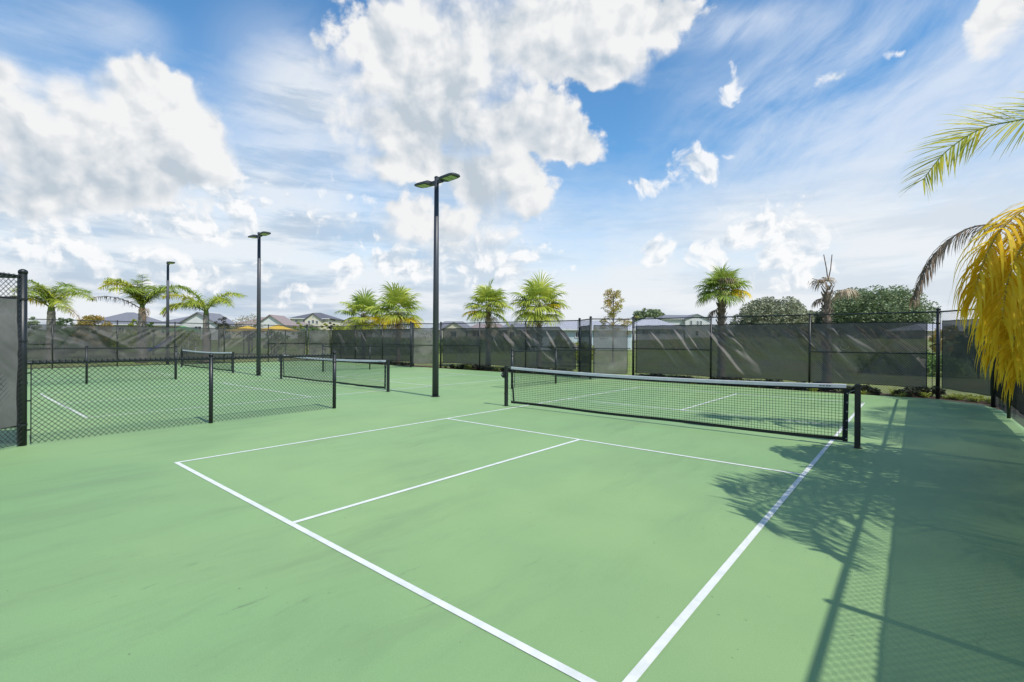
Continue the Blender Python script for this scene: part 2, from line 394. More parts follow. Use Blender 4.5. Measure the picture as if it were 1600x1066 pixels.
# ------------------------------------------------------------------ courts
PITCHX = -11.37; OFFS = (0, PITCHX, 2*PITCHX)
outline = [(-26.2,-2.2), (-25.0,-3.2), (7.6,-3.2), (8.82,-2.2), (8.82,13.0), (8.42,14.95), (7.6,15.72), (-25.0,15.72), (-26.2,14.8)]
slab = MB().prism(outline, -.14, 0.0).build('court_surface', M['court']); structure(slab)
def court_lines(ox):
    mb = MB(); h = .025; z = .004
    w_, L = 6.096, 13.41
    yr = -.075 if ox == 0 else 0.0            # the nearest baseline is painted a hand's breadth out of square
    if ox == 0: L = 13.30
    k1 = 4.552 if ox == 0 else 4.572
    bl = lambda x: yr*(x-ox)/w_
    def ln(x0, y0, x1, y1):
        mb.quad((ox+x0, y0, z), (ox+x1, y0, z), (ox+x1, y1, z), (ox+x0, y1, z))
    mb.quad((ox-h, -h, z), (ox+w_+h, yr-h, z), (ox+w_+h, yr+h, z), (ox-h, h, z))
    ln(-h, L-h, w_+h, L+h)
    ln(-h, h, h, L-h); ln(w_-h, yr+h, w_+h, L-h)
    for y in (k1, 8.84): ln(h, y-h, w_-h, y+h)
    ln(w_/2-h, yr/2+h, w_/2+h, k1-h); ln(w_/2-h, 8.84+h, w_/2+h, L-h)
    structure(mb.build('court_lines', M['line']))
for ox in OFFS: court_lines(ox)
bed = MB()
bed.prism([(-25.4,15.73), (7.6,15.73), (8.43,14.96), (8.83,13.0), (8.83,-3), (10.4,-3), (10.4,17.0), (-27.6,17.0), (-27.6,-3), (-26.21,-3), (-26.21,14.9)], -.10, -.035)
structure(bed.build('planting_bed', M['mulch']))

# ------------------------------------------------------------------ nets
def make_net():
    root = empty('pickleball_net', (0, 6.75, 0))
    x0, x1 = -.33, 6.45
    def top(x):
        t = (x-x0)/(x1-x0)*2-1; return .845+.055*t*t
    for xp, sgn in ((x0, -1), (x1, 1)):
        p = MB(); a = .037
        q = [(a, a*.7), (a*.7, a), (-a*.7, a), (-a, a*.7), (-a, -a*.7), (-a*.7, -a), (a*.7, -a), (a, -a*.7)]
        p.prism([(xp+x, y) for x, y in q], 0, .915)
        po = p.build('post', M['black'], root)
        c = MB(); c.prism([(xp+x*1.12, y*1.12) for x, y in q], .9155, .935); c.prism([(xp+x*.8, y*.8) for x, y in q], .9355, .943); c.build('cap', M['black'], po)
        g = MB(); g.prism([(xp+x*1.6, y*1.6) for x, y in q], .0, .006); g.build('base_plate', M['black'], po)
        for z in (.30, .68):
            h = MB(); h.tube([(xp+sgn*.037, 0, z), (xp+sgn*.058, 0, z+.003), (xp+sgn*.068, 0, z-.010), (xp+sgn*.062, 0, z-.026), (xp+sgn*.05, 0, z-.024)], .0035, 6); h.build('lacing_hook', M['black'], po)
    # winch on the left post
    wm = MB(); wm.box(x0-.075, x0-.038, -.035, .035, .66, .80)
    wm.tube([(x0-.06, -.05, .73), (x0-.06, .05, .73)], .062, 14); wo_ = wm.build('winch', M['black'], root)
    cm = MB(); cm.tube([(x0-.06, -.051, .73), (x0-.06, -.075, .73), (x0-.11, -.078, .80), (x0-.11, -.11, .80)], .007, 6); cm.build('crank', M['steel'], wo_)
    n0, n1 = x0+.15, x1-.14
    # netting
    nm = MB(); sq = .0445; n = int((n1-n0)/sq)
    for i in range(n+1):
        x = n0+(n1-n0)*i/n
        jx = .0
        nm.tube([(x, 0, .095), (x, .004*math.sin(x*3), .5), (x, 0, top(x)-.02)], .0026, 4, False)
    rows = 18
    for j in range(rows+1):
        f = j/rows; pts = []
        for i in range(0, 25):
            x = n0+(n1-n0)*i/24; zt = top(x)-.02; pts.append((x, .003+.004*math.sin(x*3)*math.sin(pi*f), .095+(zt-.095)*f+.003*math.sin(x*5+j)))
        nm.tube(pts, .0026, 4, False)
    nm.build('netting', M['net'], root)
    # white tape folded over the headline cable, and the black under-hem below it
    N = 48
    def band(za, zb, th, wav=0.0):
        mb = MB(); n_ = 0
        for i in range(N+1):
            x = n0+(n1-n0)*i/N; t = top(x); y = wav*math.sin(x*7)
            for yy, zz in ((-th+y, t+za), (th+y, t+za), (th*.8+y, t+zb-.008), (y, t+zb), (-th*.8+y, t+zb-.008)): mb.v.append((x, yy, zz))
        for i in range(N):
            for k in range(5):
                k2 = (k+1) % 5; mb.f.append((i*5+k, i*5+k2, (i+1)*5+k2, (i+1)*5+k))
        mb.f.append((4,3,2,1,0)); mb.f.append(tuple(N*5+k for k in range(5)))
        return mb
    tp = band(-.022, .036, .009, .002).build('top_tape', M['tape'], root)
    band(-.045, -.0225, .005).build('tape_hem', M['net'], root)
    lb = MB()
    for x in (n1-.34, n1-.30, n1-.255, n1-.22): lb.box(x, x+.028, -.0125, -.0119, top(x)-.002, top(x)+.011)
    lb.build('tape_label', M['label'], tp)
    for q_ in ([(x0+.03, 0, .905), (n0, 0, top(n0)+.015)], [(n1, 0, top(n1)+.015), (x1-.03, 0, .905)]): MB().tube(q_, .004, 6).build('headline_cable', M['steel'], root)
    bb = MB()
    seg = 40
    for i in range(seg):
        xa = n0+(n1-n0)*i/seg; xb = n0+(n1-n0)*(i+1)/seg
        za = .07+.006*math.sin(xa*2.1)+.012*((xa-3)/3.3)**2; zb = .07+.006*math.sin(xb*2.1)+.012*((xb-3)/3.3)**2
        bb.v += []
        k = len(bb.v); bb.v += [(xa,-.007,za),(xa,.007,za),(xa,.006,za+.05),(xa,-.006,za+.05),(xb,-.007,zb),(xb,.007,zb),(xb,.006,zb+.05),(xb,-.006,zb+.05)]
        for q in ((0,4,5,1),(1,5,6,2),(2,6,7,3),(3,7,4,0)): bb.f.append(tuple(k+i_ for i_ in q))
    bb.build('bottom_band', M['net'], root)
    for xs, sgn in ((n0, -1), (n1, 1)):
        sb = MB(); lean = .09 if sgn < 0 else -.01
        ww = .018 if sgn < 0 else .032
        P_ = [(xs+lean, .075), (xs, top(xs)-.03)]
        k = 0
        sb.v += [(P_[0][0]-ww, -.008, P_[0][1]), (P_[0][0]+ww, -.008, P_[0][1]), (P_[1][0]+ww, -.008, P_[1][1]), (P_[1][0]-ww, -.008, P_[1][1])]
        sb.v += [(a, .008, b) for a, _, b in sb.v[:4]]
        sb.f += [(0,1,2,3), (7,6,5,4), (0,4,5,1), (1,5,6,2), (2,6,7,3), (3,7,4,0)]
        sbo = sb.build('side_band', M['net'], root)
        lc = MB(); pts = []
        for i in range(6):
            z = .12+i*.135; xg = P_[0][0]+(P_[1][0]-P_[0][0])*(z-.075)/(P_[1][1]-.075)+sgn*ww*.35
            MB().tube([(xg, -.0115, z), (xg, -.008, z)], .007, 10).build('grommet', M['steel'], sbo)
            pts += [(xg, -.013, z), ((x0 if sgn < 0 else x1)-sgn*.03, -.005, z+.06)]
        lc.tube(pts, .0028, 5); lc.build('lacing', M['whitecord'] if sgn > 0 else M['net'], root)
    return root
net = make_net()
tag(net, 'pickleball net with sagging white top tape across the nearest court', 'net', 'pickleball nets strung across the courts')
for ox, lb in ((OFFS[1], 'pickleball net on the middle court, behind the tallest lamp pole'), (OFFS[2], 'farthest pickleball net, on the leftmost court')):
    c = copy_tree(net); c.location.x = ox; c['label'] = lb

# ------------------------------------------------------------------ chain link fences
def link_mesh(mb, w_, z0, z1, r=.0021, k=4, d=.0707):
    """diamond wire mesh in the local x-z plane, wires running both ways"""
    h = z1-z0
    n = int((w_+h)/d)+1
    for sgn in (1, -1):
        for i in range(n):
            c0 = i*d+.02
            # line x + z = c0  (from the z axis down to the x axis), clipped to the panel
            xa, za = (0, c0) if c0 <= h else (c0-h, h)
            xb, zb = (c0, 0) if c0 <= w_ else (w_, c0-w_)
            if xb-xa < .02: continue
            if sgn < 0: xa, xb = w_-xa, w_-xb
            y = .0022*sgn
            mb.tube([(xa, y, z0+za), (xb, y, z0+zb)], r, k, False)
LINKC = {}
def panel_mesh(w_, z0, z1, r, k):
    key = (round(w_, 2), z0, z1, r, k)
    if key not in LINKC:
        mb = MB(); link_mesh(mb, w_, z0, z1, r, k); LINKC[key] = mb
    return LINKC[key]
def post(parent, x, h, r, y=0.0, k=14, capr=1.12):
    mb = MB(); mb.tube([(x, y, -.05), (x, y, h)], r, k)
    o = mb.build('post', M['black'], parent, True)
    c = MB(); c.tube([(x, y, h-.02), (x, y, h+.012), (x, y, h+.03), (x, y, h+.042)], [r*capr, r*capr, r*.85, r*.35], k); c.build('post_cap', M['black'], o, True)
    return o
def frame_of(A, B):
    A = Vector((*A, 0)); B = Vector((*B, 0)); d = B-A
    return A, d.length, math.atan2(d.y, d.x)

def folds(w_, h, n, seed, slope=(.7, 1.5), amp=.035, wd=(.045, .11), right=True):
    rg = random.Random(seed); fs = []
    for i in range(n):
        x0 = rg.uniform(-.1, w_); z0 = h*rg.choice([1.0, 1.0, .98, rg.uniform(.5, 1)])
        L = rg.uniform(.9, 2.8); a = math.atan(rg.uniform(*slope))
        dx = math.cos(a)*L*(1 if right else -1); dzz = -math.sin(a)*L
        fs.append((x0, z0, dx, dzz, rg.uniform(*wd), amp*rg.uniform(.35, 1)*rg.choice([1, 1, -1])))
    return fs
def screen(parent, A, L, z0, z1, side, mname, fs=(), cut=None, soft=0.0, seed=0, res=.022, name='windscreen', bot=None, sag=.012):
    """fabric hung behind the mesh: a fine grid pushed about by its folds; local x along the fence"""
    nx = max(6, int((A[1]-A[0])/res)); nz = max(6, int((z1-z0)/res)); xa, xb = A
    X, Z = np.meshgrid(np.linspace(xa, xb, nx+1), np.linspace(0, 1, nz+1))
    zb = z0 + (bot*(X-xa)/(xb-xa) if bot else 0) + .012*np.sin(X*2.3+seed)+.006*np.sin(X*9+seed)
    zt = z1 - sag*np.abs(np.sin(X*pi/.6))
    ZZ = zb+(zt-zb)*Z
    Y = np.zeros_like(X)
    for (x0, fz, dx, dzz, wd, am) in fs:
        px, pz = X-xa-x0, ZZ-z0-fz
        LL = math.hypot(dx, dzz); t = (px*dx+pz*dzz)/LL/LL; dist = np.abs(px*dzz-pz*dx)/LL
        wv = wd*(.5+t.clip(0, 1)*1.0)
        Y += am*np.exp(-(dist/wv)**2)*np.clip(np.minimum(t*5, (1-t)*2.5), 0, 1)
    rg = np.random.RandomState(seed+1)
    for _ in range(7):
        kx, kz, ph = rg.uniform(-5, 5), rg.uniform(-5, 5), rg.uniform(0, 6)
        Y += soft*.25*np.sin(kx*X+kz*ZZ+ph)
    edge = np.clip(np.minimum(Z*8, (1-Z)*8), 0, 1); Y *= edge
    Y = side*(.035)+Y
    v = np.stack([X, Y, ZZ], -1).reshape(-1, 3)
    fcs = []
    W1 = nx+1
    keep = np.ones((nz, nx), bool)
    if cut:                                    # straight cut off the upper right corner: from (cx, top) to (xb, cz)
        cx, cz = cut
        xc = (X[:-1, :-1]+X[1:, 1:])/2; zc = (ZZ[:-1, :-1]+ZZ[1:, 1:])/2
        keep = ~((xc > cx) & (zc > z1-(xc-cx)/(xb-cx)*(z1-cz)))
    for j in range(nz):
        for i in range(nx):
            if keep[j, i]: fcs.append((j*W1+i, j*W1+i+1, (j+1)*W1+i+1, (j+1)*W1+i))
    mb = MB(); mb.v = [tuple(q) for q in v]; mb.f = fcs
    o = mb.build(name, M[mname], parent, True)
    hm = MB()
    def edge_pts(idx): return [tuple(v[i]+np.array([0, -side*.004, 0])) for i in idx]
    if not cut: hm.tube(edge_pts(range(nz*W1, (nz+1)*W1, 4)), .011, 4)
    else:
        pts = [p for p in edge_pts(range(nz*W1, (nz+1)*W1, 4)) if p[0] <= cut[0]]+[(xb, side*.035, cut[1])]
        hm.tube(pts, .012, 4)
    hm.tube(edge_pts(range(0, W1, 4)), .008, 4)
    hm.tube([p for p in edge_pts(range(0, (nz+1)*W1, W1)) if True], .010, 4)
    if cut: hm.tube([(xb, side*.035, z0), (xb, side*.035, cut[1])], .012, 4)
    else: hm.tube(edge_pts(range(nx, (nz+1)*W1, W1)), .010, 4)
    hm.build('hem', M['hem'], o)
    return o
def vent(parent, x, z, side, r=.11):
    mb = MB(); pts = [(x+r*math.cos(a), side*.02, z+r*.9*math.sin(a)) for a in np.linspace(-pi*1.02, .02*pi, 15)]
    mb.tube(pts, .006, 5); mb.build('vent_flap', M['palm_tan'], parent)

FH = 2.44
def tall_fence(name_label, A, B, posts, side, thick=(), mids=(), wire=.0024, k=3, skip_post=(), H=FH):
    """A->B run with posts at the given distances; side = +1 / -1: which side (local y) the screen hangs on"""
    P_, L, rz = frame_of(A, B)
    root = empty('chain_link_fence', P_, rz); tag(root, name_label, 'fence', 'tall black chain link fence runs round the courts')
    for i, x in enumerate(posts):
        if x in skip_post: continue
        th = i in thick
        post(root, x, H+(.05 if th else 0), .048 if th else .030)
    for a, b in zip(posts[:-1], posts[1:]):
        r_ = MB(); r_.tube([(a, 0, H-.02), (b, 0, H-.02)], .021, 10, False); r_.build('top_rail', M['black'], root, True)
        pm = panel_mesh(b-a, .03, H+.012, wire, k)
        q = MB(); q.v = [(x+a, y-.03*(-side) if False else y-side*(-.024), z) for x, y, z in pm.v]; q.f = pm.f
        q.build('chain_link', M['wire'], root)
    for i in mids:
        a, b = posts[i], posts[i+1]
        r_ = MB(); r_.tube([(a, 0, 1.235), (b, 0, 1.235)], .019, 10, False); r_.build('mid_rail', M['black'], root, True)
    return root, L
def tension_bar(root, x, z1=FH, side=1, px=None):
    mb = MB(); mb.tube([(x, side*.024, .05), (x, side*.024, z1-.03)], .008, 6)
    for z in (.3, .9, 1.5, 2.1):
        if z < z1-.1:
            mb.box(min(x, px), max(x, px), side*.024-.004, side*.024+.004, z-.012, z+.012)
            mb.tube([(px, 0, z-.014), (px, 0, z+.014)], .055, 12)
    mb.build('tension_bar', M['black'], root)

YF = 16.2
# far run behind the nearest court (seen from left to right)
fA, L = tall_fence('tall far fence run with wrinkled black windscreen directly behind the nearest court', (-1.64, YF), (7.6, YF), [0, 3.03, 6.12, 9.24], 1, thick=(0, 3), mids=(0, 2))
screen(fA, (.09, 9.0), L, .27, FH-.285, 1, 'screen', folds(8.9, 1.9, 60, 3, amp=.14)+[(7.2+.25*i, .15+.35*i, .9, 1.0, .06, .09) for i in range(3)], seed=3, res=.024)
for x, z in ((1.55, 1.45), (3.95, 1.38), (7.05, 1.42)): vent(fA, x, z, 1)
for px, x in ((0, .13), (9.24, 9.12)): tension_bar(fA, x, px=px)
# far run behind the middle court; its screen has come loose at the upper right corner
fB, L = tall_fence('tall far fence run behind the middle court, windscreen torn loose at its upper right corner', (-13.10, YF), (-4.17, YF), [0, 2.95, 5.95, 8.93], 1, thick=(0,), mids=(0, 2))
screen(fB, (.12, 8.72), L, .27, FH-.28, 1, 'screen', folds(8.7, 1.9, 54, 11, amp=.14), cut=(7.85, 1.235), seed=11, res=.026)
for px, x in ((0, .13), (8.93, 8.82)): tension_bar(fB, x, px=px)
fC, L = tall_fence('tall far fence run behind the leftmost court, left of the tallest lamp pole', (-24.5, YF), (-15.5, YF), [0, 3.0, 6.0, 9.0], 1, thick=(0, 3), mids=(0, 2))
screen(fC, (.10, 8.9), L, .25, FH-.28, 1, 'screen', folds(8.8, 1.9, 16, 17, amp=.09), seed=17, res=.04)
# V shaped recesses of the fence between courts, closed on two faces
def notch(xv, label_r, label_l, big):
    V = (xv, 15.12)
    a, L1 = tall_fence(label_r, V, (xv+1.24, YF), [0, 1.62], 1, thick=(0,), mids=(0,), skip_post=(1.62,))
    screen(a, (.13, 1.50), L1, .22, FH-.27, 1, 'screen_sunlit', folds(1.4, 1.9, 7, big, amp=.015, wd=(.06, .14)), soft=.03, seed=big, res=.03)
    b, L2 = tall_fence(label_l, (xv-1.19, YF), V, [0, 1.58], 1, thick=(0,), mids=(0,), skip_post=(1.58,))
    screen(b, (.08, 1.52), L2, .22, FH-.27, 1, 'screen_shaded', (), soft=.02, seed=big+1, res=.04)
notch(-2.98, 'short angled fence panel with pale sunlit windscreen right of the dark recess post', 'narrow dark fence panel almost edge-on, between two posts beside the torn windscreen', 21)
notch(-14.35, 'short angled fence panel with pale windscreen just left of the tallest lamp pole', 'short fence panel turned away from the sun behind the middle court net', 31)
# north-west corner and the west side
fN, L = tall_fence('short angled fence panel across the far left corner of the courts', (-25.75, 15.1), (-24.5, YF), [0, 1.66], 1, thick=(0,), mids=(0,), skip_post=(1.66,))
screen(fN, (.1, 1.55), L, .22, FH-.27, 1, 'screen_sunlit', (), soft=.03, seed=41, res=.05)
fW, L = tall_fence('long left side fence with dusty windscreen in front of the feather palms', (-25.75, -1.0), (-25.75, 15.1), [0, 3.02, 5.56, 8.19, 10.79, 13.45, 16.1], 1, mids=(0, 5), skip_post=(16.1,))
screen(fW, (.08, 16.0), L, .22, FH-.27, 1, 'screen_west', [(q[0]+10.3,)+q[1:] for q in []]+folds(4.5, 1.9, 16, 51, amp=.16, wd=(.07, .14), slope=(.3, .7), right=True)+folds(15.5, 1.9, 26, 52, amp=.09, slope=(.5, 1.3), right=False), seed=51, res=.05)
# north-east corner and the east side
fE1, L = tall_fence('angled corner fence panel right of the far corner post, behind the hanging yellow fronds', (7.6, YF), (8.60, 14.85), [0, 1.68], 1, mids=(), skip_post=(0, 1.68))
screen(fE1, (.10, 1.57), L, .30, FH-.27, 1, 'screen_shaded', folds(1.5, 1.8, 5, 61, amp=.02), seed=61, res=.03, bot=-.08)
EP = [0, 2.55, 5.55, 8.55, 11.55, 13.55, 16.15, 17.35]
fE, L = tall_fence('right side fence whose rail, mesh and windscreen throw the long shadow on the court', (8.60, 14.85), (8.60, -2.5), EP, 1, thick=(0,), mids=(0,), wire=.0030)
screen(fE, (.10, 17.2), L, .27, FH-.27, 1, 'screen_shaded', folds(16.8, 1.8, 18, 71, amp=.03), seed=71, res=.06)
# near left: the vertex post with its two arms
NV = (-2.75, -1.12)
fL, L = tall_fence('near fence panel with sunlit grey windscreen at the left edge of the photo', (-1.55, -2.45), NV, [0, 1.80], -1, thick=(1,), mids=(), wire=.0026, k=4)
screen(fL, (.05, 1.68), L, .30, FH-.33, -1, 'screen_sunlit', folds(1.6, 1.8, 10, 81, amp=.012, wd=(.03, .10)), soft=.035, seed=81, res=.016)
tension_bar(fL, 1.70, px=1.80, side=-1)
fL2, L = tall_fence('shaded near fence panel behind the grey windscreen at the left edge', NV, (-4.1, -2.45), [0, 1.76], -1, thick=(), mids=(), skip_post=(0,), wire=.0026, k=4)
screen(fL2, (.1, 1.7), L, .27, FH-.3, -1, 'screen_shaded', (), soft=.03, seed=91, res=.05)
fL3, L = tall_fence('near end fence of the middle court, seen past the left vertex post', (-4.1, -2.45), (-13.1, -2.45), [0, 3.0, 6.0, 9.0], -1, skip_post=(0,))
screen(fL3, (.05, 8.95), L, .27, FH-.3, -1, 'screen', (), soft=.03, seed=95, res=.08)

# low divider fences
LH = 1.20
def low_fence(label, x, ys, end_a, end_b, wire=.0033, k=4):
    """posts at ys; end_a / end_b: whether the first / last post is part of this fence"""
    xa_, xb_ = x if isinstance(x, tuple) else (x, x)
    P_, L, rz = frame_of((xa_, ys[0]), (xb_, ys[-1]))
    root = empty('low_divider_fence', P_, rz); tag(root, label, 'fence', 'waist high chain link divider fences between courts')
    ds = [y-ys[0] for y in ys]
    for i, d in enumerate(ds):
        if (i == 0 and not end_a) or (i == len(ds)-1 and not end_b): continue
        post(root, d, LH+.045, .034 if 0 < i < len(ds)-1 else .038, capr=1.15)
    for a, b in zip(ds[:-1], ds[1:]):
        r_ = MB(); r_.tube([(a, 0, LH-.015), (b, 0, LH-.015)], .021, 10, False); r_.build('top_rail', M['black'], root, True)
    mb = MB(); a0 = .09; wtot = ds[-1]-.05-a0
    link_mesh(mb, wtot, .02, LH+.018, wire, k)
    # twisted barbs above the rail
    n = int(wtot/.0707)
    for i in range(n):
        x_ = i*.0707+.02
        mb.tube([(x_-.010, 0, LH-.02), (x_+.004, .002, LH+.03)], wire*1.3, 4); mb.tube([(x_+.010, 0, LH-.02), (x_-.004, -.002, LH+.028)], wire*1.3, 4)
    mb.v = [(x_+a0, y_-.027, z_) for x_, y_, z_ in mb.v]
    mb.build('chain_link', M['wire'], root)
    for xx, pp in ((a0, 0), (ds[-1]-.05, ds[-1])):
        tb = MB()
        tb.tube([(xx, -.027, .03), (xx, -.027, LH-.01)], .007, 6)
        for z in (.22, .64, 1.04):
            tb.box(min(xx, pp)-.006, max(xx, pp)+.006, -.034, -.022, z-.011, z+.011)
            tb.tube([(pp, 0, z-.012), (pp, 0, z+.012)], .043, 12)
        tb.build('tension_bar', M['black'], root)
    ti = MB()
    for a, b in zip(ds[:-1], ds[1:]):
        m_ = int((b-a)/.45)
        for i in range(1, m_):
            xx = a+(b-a)*i/m_; ti.tube([(xx, 0, LH-.042), (xx, 0, LH+.010)], .026, 8)
    return root
low_fence('nearest waist high divider fence, joined to the big left post', (-2.76, -2.92), [-1.12, 1.34, 3.85], False, True)
low_fence('waist high divider fence behind the left end of the nearest net', -2.80, [9.95, 12.4, 15.12], True, False, .0022, 3)
low_fence('waist high divider fence farther left, in front of the leftmost court', -14.25, [-1.20, 1.45, 4.0], False, True, .0022, 3)
low_fence('thin farthest waist high divider fence behind the middle net', -14.35, [9.95, 12.5, 15.12], True, False, .0022, 3)

# ------------------------------------------------------------------ area light poles
def make_pole(heads=2, first=1):
    root = empty('court_light_pole', (0, 0, 0)); H = 5.95
    mb = MB(); mb.tube([(0, 0, 0), (0, 0, 3.0), (0, 0, H)], [.088, .076, .060], 20); mb.build('pole', M['pole'], root, True)
    bm_ = MB(); bm_.tube([(0, 0, .001), (0, 0, .012)], .13, 20)
    bm_.build('base_plate', M['pole'], root)
    c = MB(); c.tube([(0, 0, H+.0005), (0, 0, H+.02), (0, 0, H+.045)], [.064, .064, .03], 16); c.build('pole_cap', M['pole'], root, True)
    for h in range(heads):
        s = first*(1 if h == 0 else -1); T = Matrix.Rotation(R(-2)*s, 4, 'Y')
        ar = MB(); ar.box(min(s*.058, s*.24), max(s*.058, s*.24), -.035, .035, H-.16, H-.07); ao = ar.build('arm', M['pole'], root)
        hd = MB()
        # housing: tapered plan, domed top
        xs = [(.20, .09), (.27, .165), (.62, .175), (.76, .15), (.80, .09)]
        zt = [.035, .055, .045, .02, .005]; n = len(xs)
        for (x, yw), z in zip(xs, zt):
            for yy, zz in ((-yw, -.035), (yw, -.035), (yw*.96, z*.3), (yw*.6, z), (-yw*.6, z), (-yw*.96, z*.3)): hd.v.append((s*x, yy, H-.10+zz+x*.05))
        for i in range(n-1):
            for k in range(6):
                k2 = (k+1) % 6; q = (i*6+k, i*6+k2, (i+1)*6+k2, (i+1)*6+k); hd.f.append(q if s > 0 else q[::-1])
        hd.f.append((5,4,3,2,1,0)); hd.f.append(tuple((n-1)*6+k for k in range(6)))
        ho = hd.build('lamp_head', M['pole'], root)
        le = MB(); zz = lambda x: H-.10-.037+x*.05
        for x0_, x1_ in ((.36, .53), (.545, .70)):
            le.quad((s*x0_, -.13, zz(x0_)), (s*x1_, -.13, zz(x1_)), (s*x1_, .13, zz(x1_)), (s*x0_, .13, zz(x0_)))
            le.quad((s*x0_, -.13, zz(x0_)-.006), (s*x1_, -.13, zz(x1_)-.006), (s*x1_, .13, zz(x1_)-.006), (s*x0_, .13, zz(x0_)-.006))
        le.build('lens', M['lens'], ho)
    return root
p1 = make_pole(2); p1.location = (-2.95, 6.86, 0); tag(p1, 'tallest looking dark lamp pole with two flat heads, beside the nearest net', 'lamp pole', 'lamp poles standing on the net line between courts')
p2 = copy_tree(p1); p2.location = (-14.05, 6.9, 0); p2['label'] = 'dark two-headed lamp pole left of the middle net'
p3 = make_pole(1); p3.location = (-26.0, 6.9, -.05); tag(p3, 'small distant lamp pole with a single head, behind the left windscreen', 'lamp pole', 'lamp poles standing on the net line between courts')
p0 = make_pole(1, -1); p0.location = (9.0, 6.9, -.05); tag(p0, 'single-headed lamp pole outside the right side fence', 'lamp pole', 'lamp poles standing on the net line between courts')

# ------------------------------------------------------------------ palms
UPV = Vector((0, 0, 1))
def rachis(base, az, el0, L, droop, n=14, power=1.35, twist=0.0):
    pts = [Vector(base)]; d = L/n
    for i in range(n):
        t = (i+.5)/n; e = el0-droop*t**power; a = az+twist*t
        pts.append(pts[-1]+Vector((math.cos(a)*math.cos(e), math.sin(a)*math.cos(e), math.sin(e)))*d)
    return pts
def pinnate(parent, pts, mleaf, mstem, rg, pairs=42, ll=.55, width=.011, hang=.5, r0=.018, start=.14, plume=.45, name='frond', sparse=1.0, seg=4, fwdang=(.75, .45), roll=0.0):
    st = MB(); n = len(pts); st.tube(pts, [r0*(1-.85*i/(n-1))+.002 for i in range(n)], 6)
    lf = MB()
    def pt(t):
        f = t*(n-1); i = min(n-2, int(f)); return pts[i].lerp(pts[i+1], f-i), (pts[i+1]-pts[i]).normalized()
    for i in range(pairs):
        t = start+(1-start)*(i+rg.random()*.6)/pairs
        p, tg = pt(min(.999, t)); side = tg.cross(UPV)
        if side.length < .05: side = Vector((1, 0, 0)).cross(tg)
        side.normalize(); upn = side.cross(tg)
        if roll: side, upn = side*math.cos(roll)+upn*math.sin(roll), upn*math.cos(roll)-side*math.sin(roll)
        for sg in (-1, 1):
            if rg.random() > sparse: continue
            L = ll*(1-.55*max(0, (t-.45)/.55)**1.4)*(.55+.45*min(1, (t-start)/.15+.2))*rg.uniform(.85, 1.12)
            fa = fwdang[0]+(fwdang[1]-fwdang[0])*t+rg.uniform(-.12, .12)
            d = (side*sg*math.cos(fa)+tg*math.sin(fa)).normalized()
            d = (d+upn*rg.uniform(-plume*.6, plume)).normalized()
            wv = d.cross(UPV if abs(d.z) < .9 else side); 
            if wv.length < .05: wv = side
            wv = (wv.normalized()+UPV*rg.uniform(-.5, .5)).normalized()
            q = [p]; dd = d.copy()
            for k in range(seg):
                dd = (dd-UPV*hang*rg.uniform(.7, 1.3)*(k+1)/seg).normalized(); q.append(q[-1]+dd*L/seg)
            wd = width*rg.uniform(.8, 1.2)
            ws = [wd*.7]+[wd*(1-(k/seg)**2*.95) for k in range(1, seg+1)]
            lf.strip(q, ws, wv)
    o = lf.build(name, mleaf, parent); st.build('frond_stem', mstem, o, True)
    return o
def trunk_tube(parent, h, r0, r1, m, rg, rings=0, lean=(0, 0), base=0.0, name='trunk'):
    mb = MB(); n = max(8, int(h*7)); pts = []; rs = []
    for i in range(n+1):
        t = i/n; pts.append((lean[0]*t*t, lean[1]*t*t, base+(h-base)*t)); rs.append((r0+(r1-r0)*t)*(1+.04*((i % 2)*2-1))*(1+.25*math.exp(-t*h*4)))
    mb.tube(pts, rs, 14); return mb.build(name, m, parent, True)
def sabal_fan(parent, base, d, pet, Rf, mleaf, mstem, rg, nseg=34, name='frond', droop=.7, fold=.25, wmul=1.0):
    d = d.normalized(); side = d.cross(UPV)
    if side.length < .1: side = Vector((rg.uniform(-1, 1), rg.uniform(-1, 1), 0))
    side.normalize(); nrm = side.cross(d).normalized()
    hub = base+d*pet
    p1_ = base+d*pet*.5+UPV*pet*.06
    st = MB(); st.tube([base, p1_, hub], [.016, .012, .008], 5)
    lf = MB(); span = R(rg.uniform(118, 140))
    # costa continues and curves down
    for i in range(nseg):
        a = -span+2*span*i/(nseg-1)+rg.uniform(-.02, .02)
        L = Rf*(.72+.28*math.cos(a*.6))*rg.uniform(.86, 1.06)
        v0 = (d*math.cos(a)+side*math.sin(a)+nrm*fold*abs(math.sin(a))).normalized()
        q = [hub]; dd = v0.copy(); seg = 4
        for k in range(seg):
            dd = (dd-UPV*droop*((k+1)/seg)**2*rg.uniform(.5, 1.2)-nrm*.06).normalized(); q.append(q[-1]+dd*L/seg)
        wv = dd.cross(nrm)
        wv = (nrm.cross(v0)).normalized()
        wb = Rf*span*2/nseg*.5*wmul
        lf.strip(q, [.003, wb*.26, wb*.44, wb*.34, .002], (wv+nrm*rg.uniform(-.5, .5)).normalized())
    o = lf.build(name, mleaf, parent); st.build('frond_stem', mstem, o)
    return o
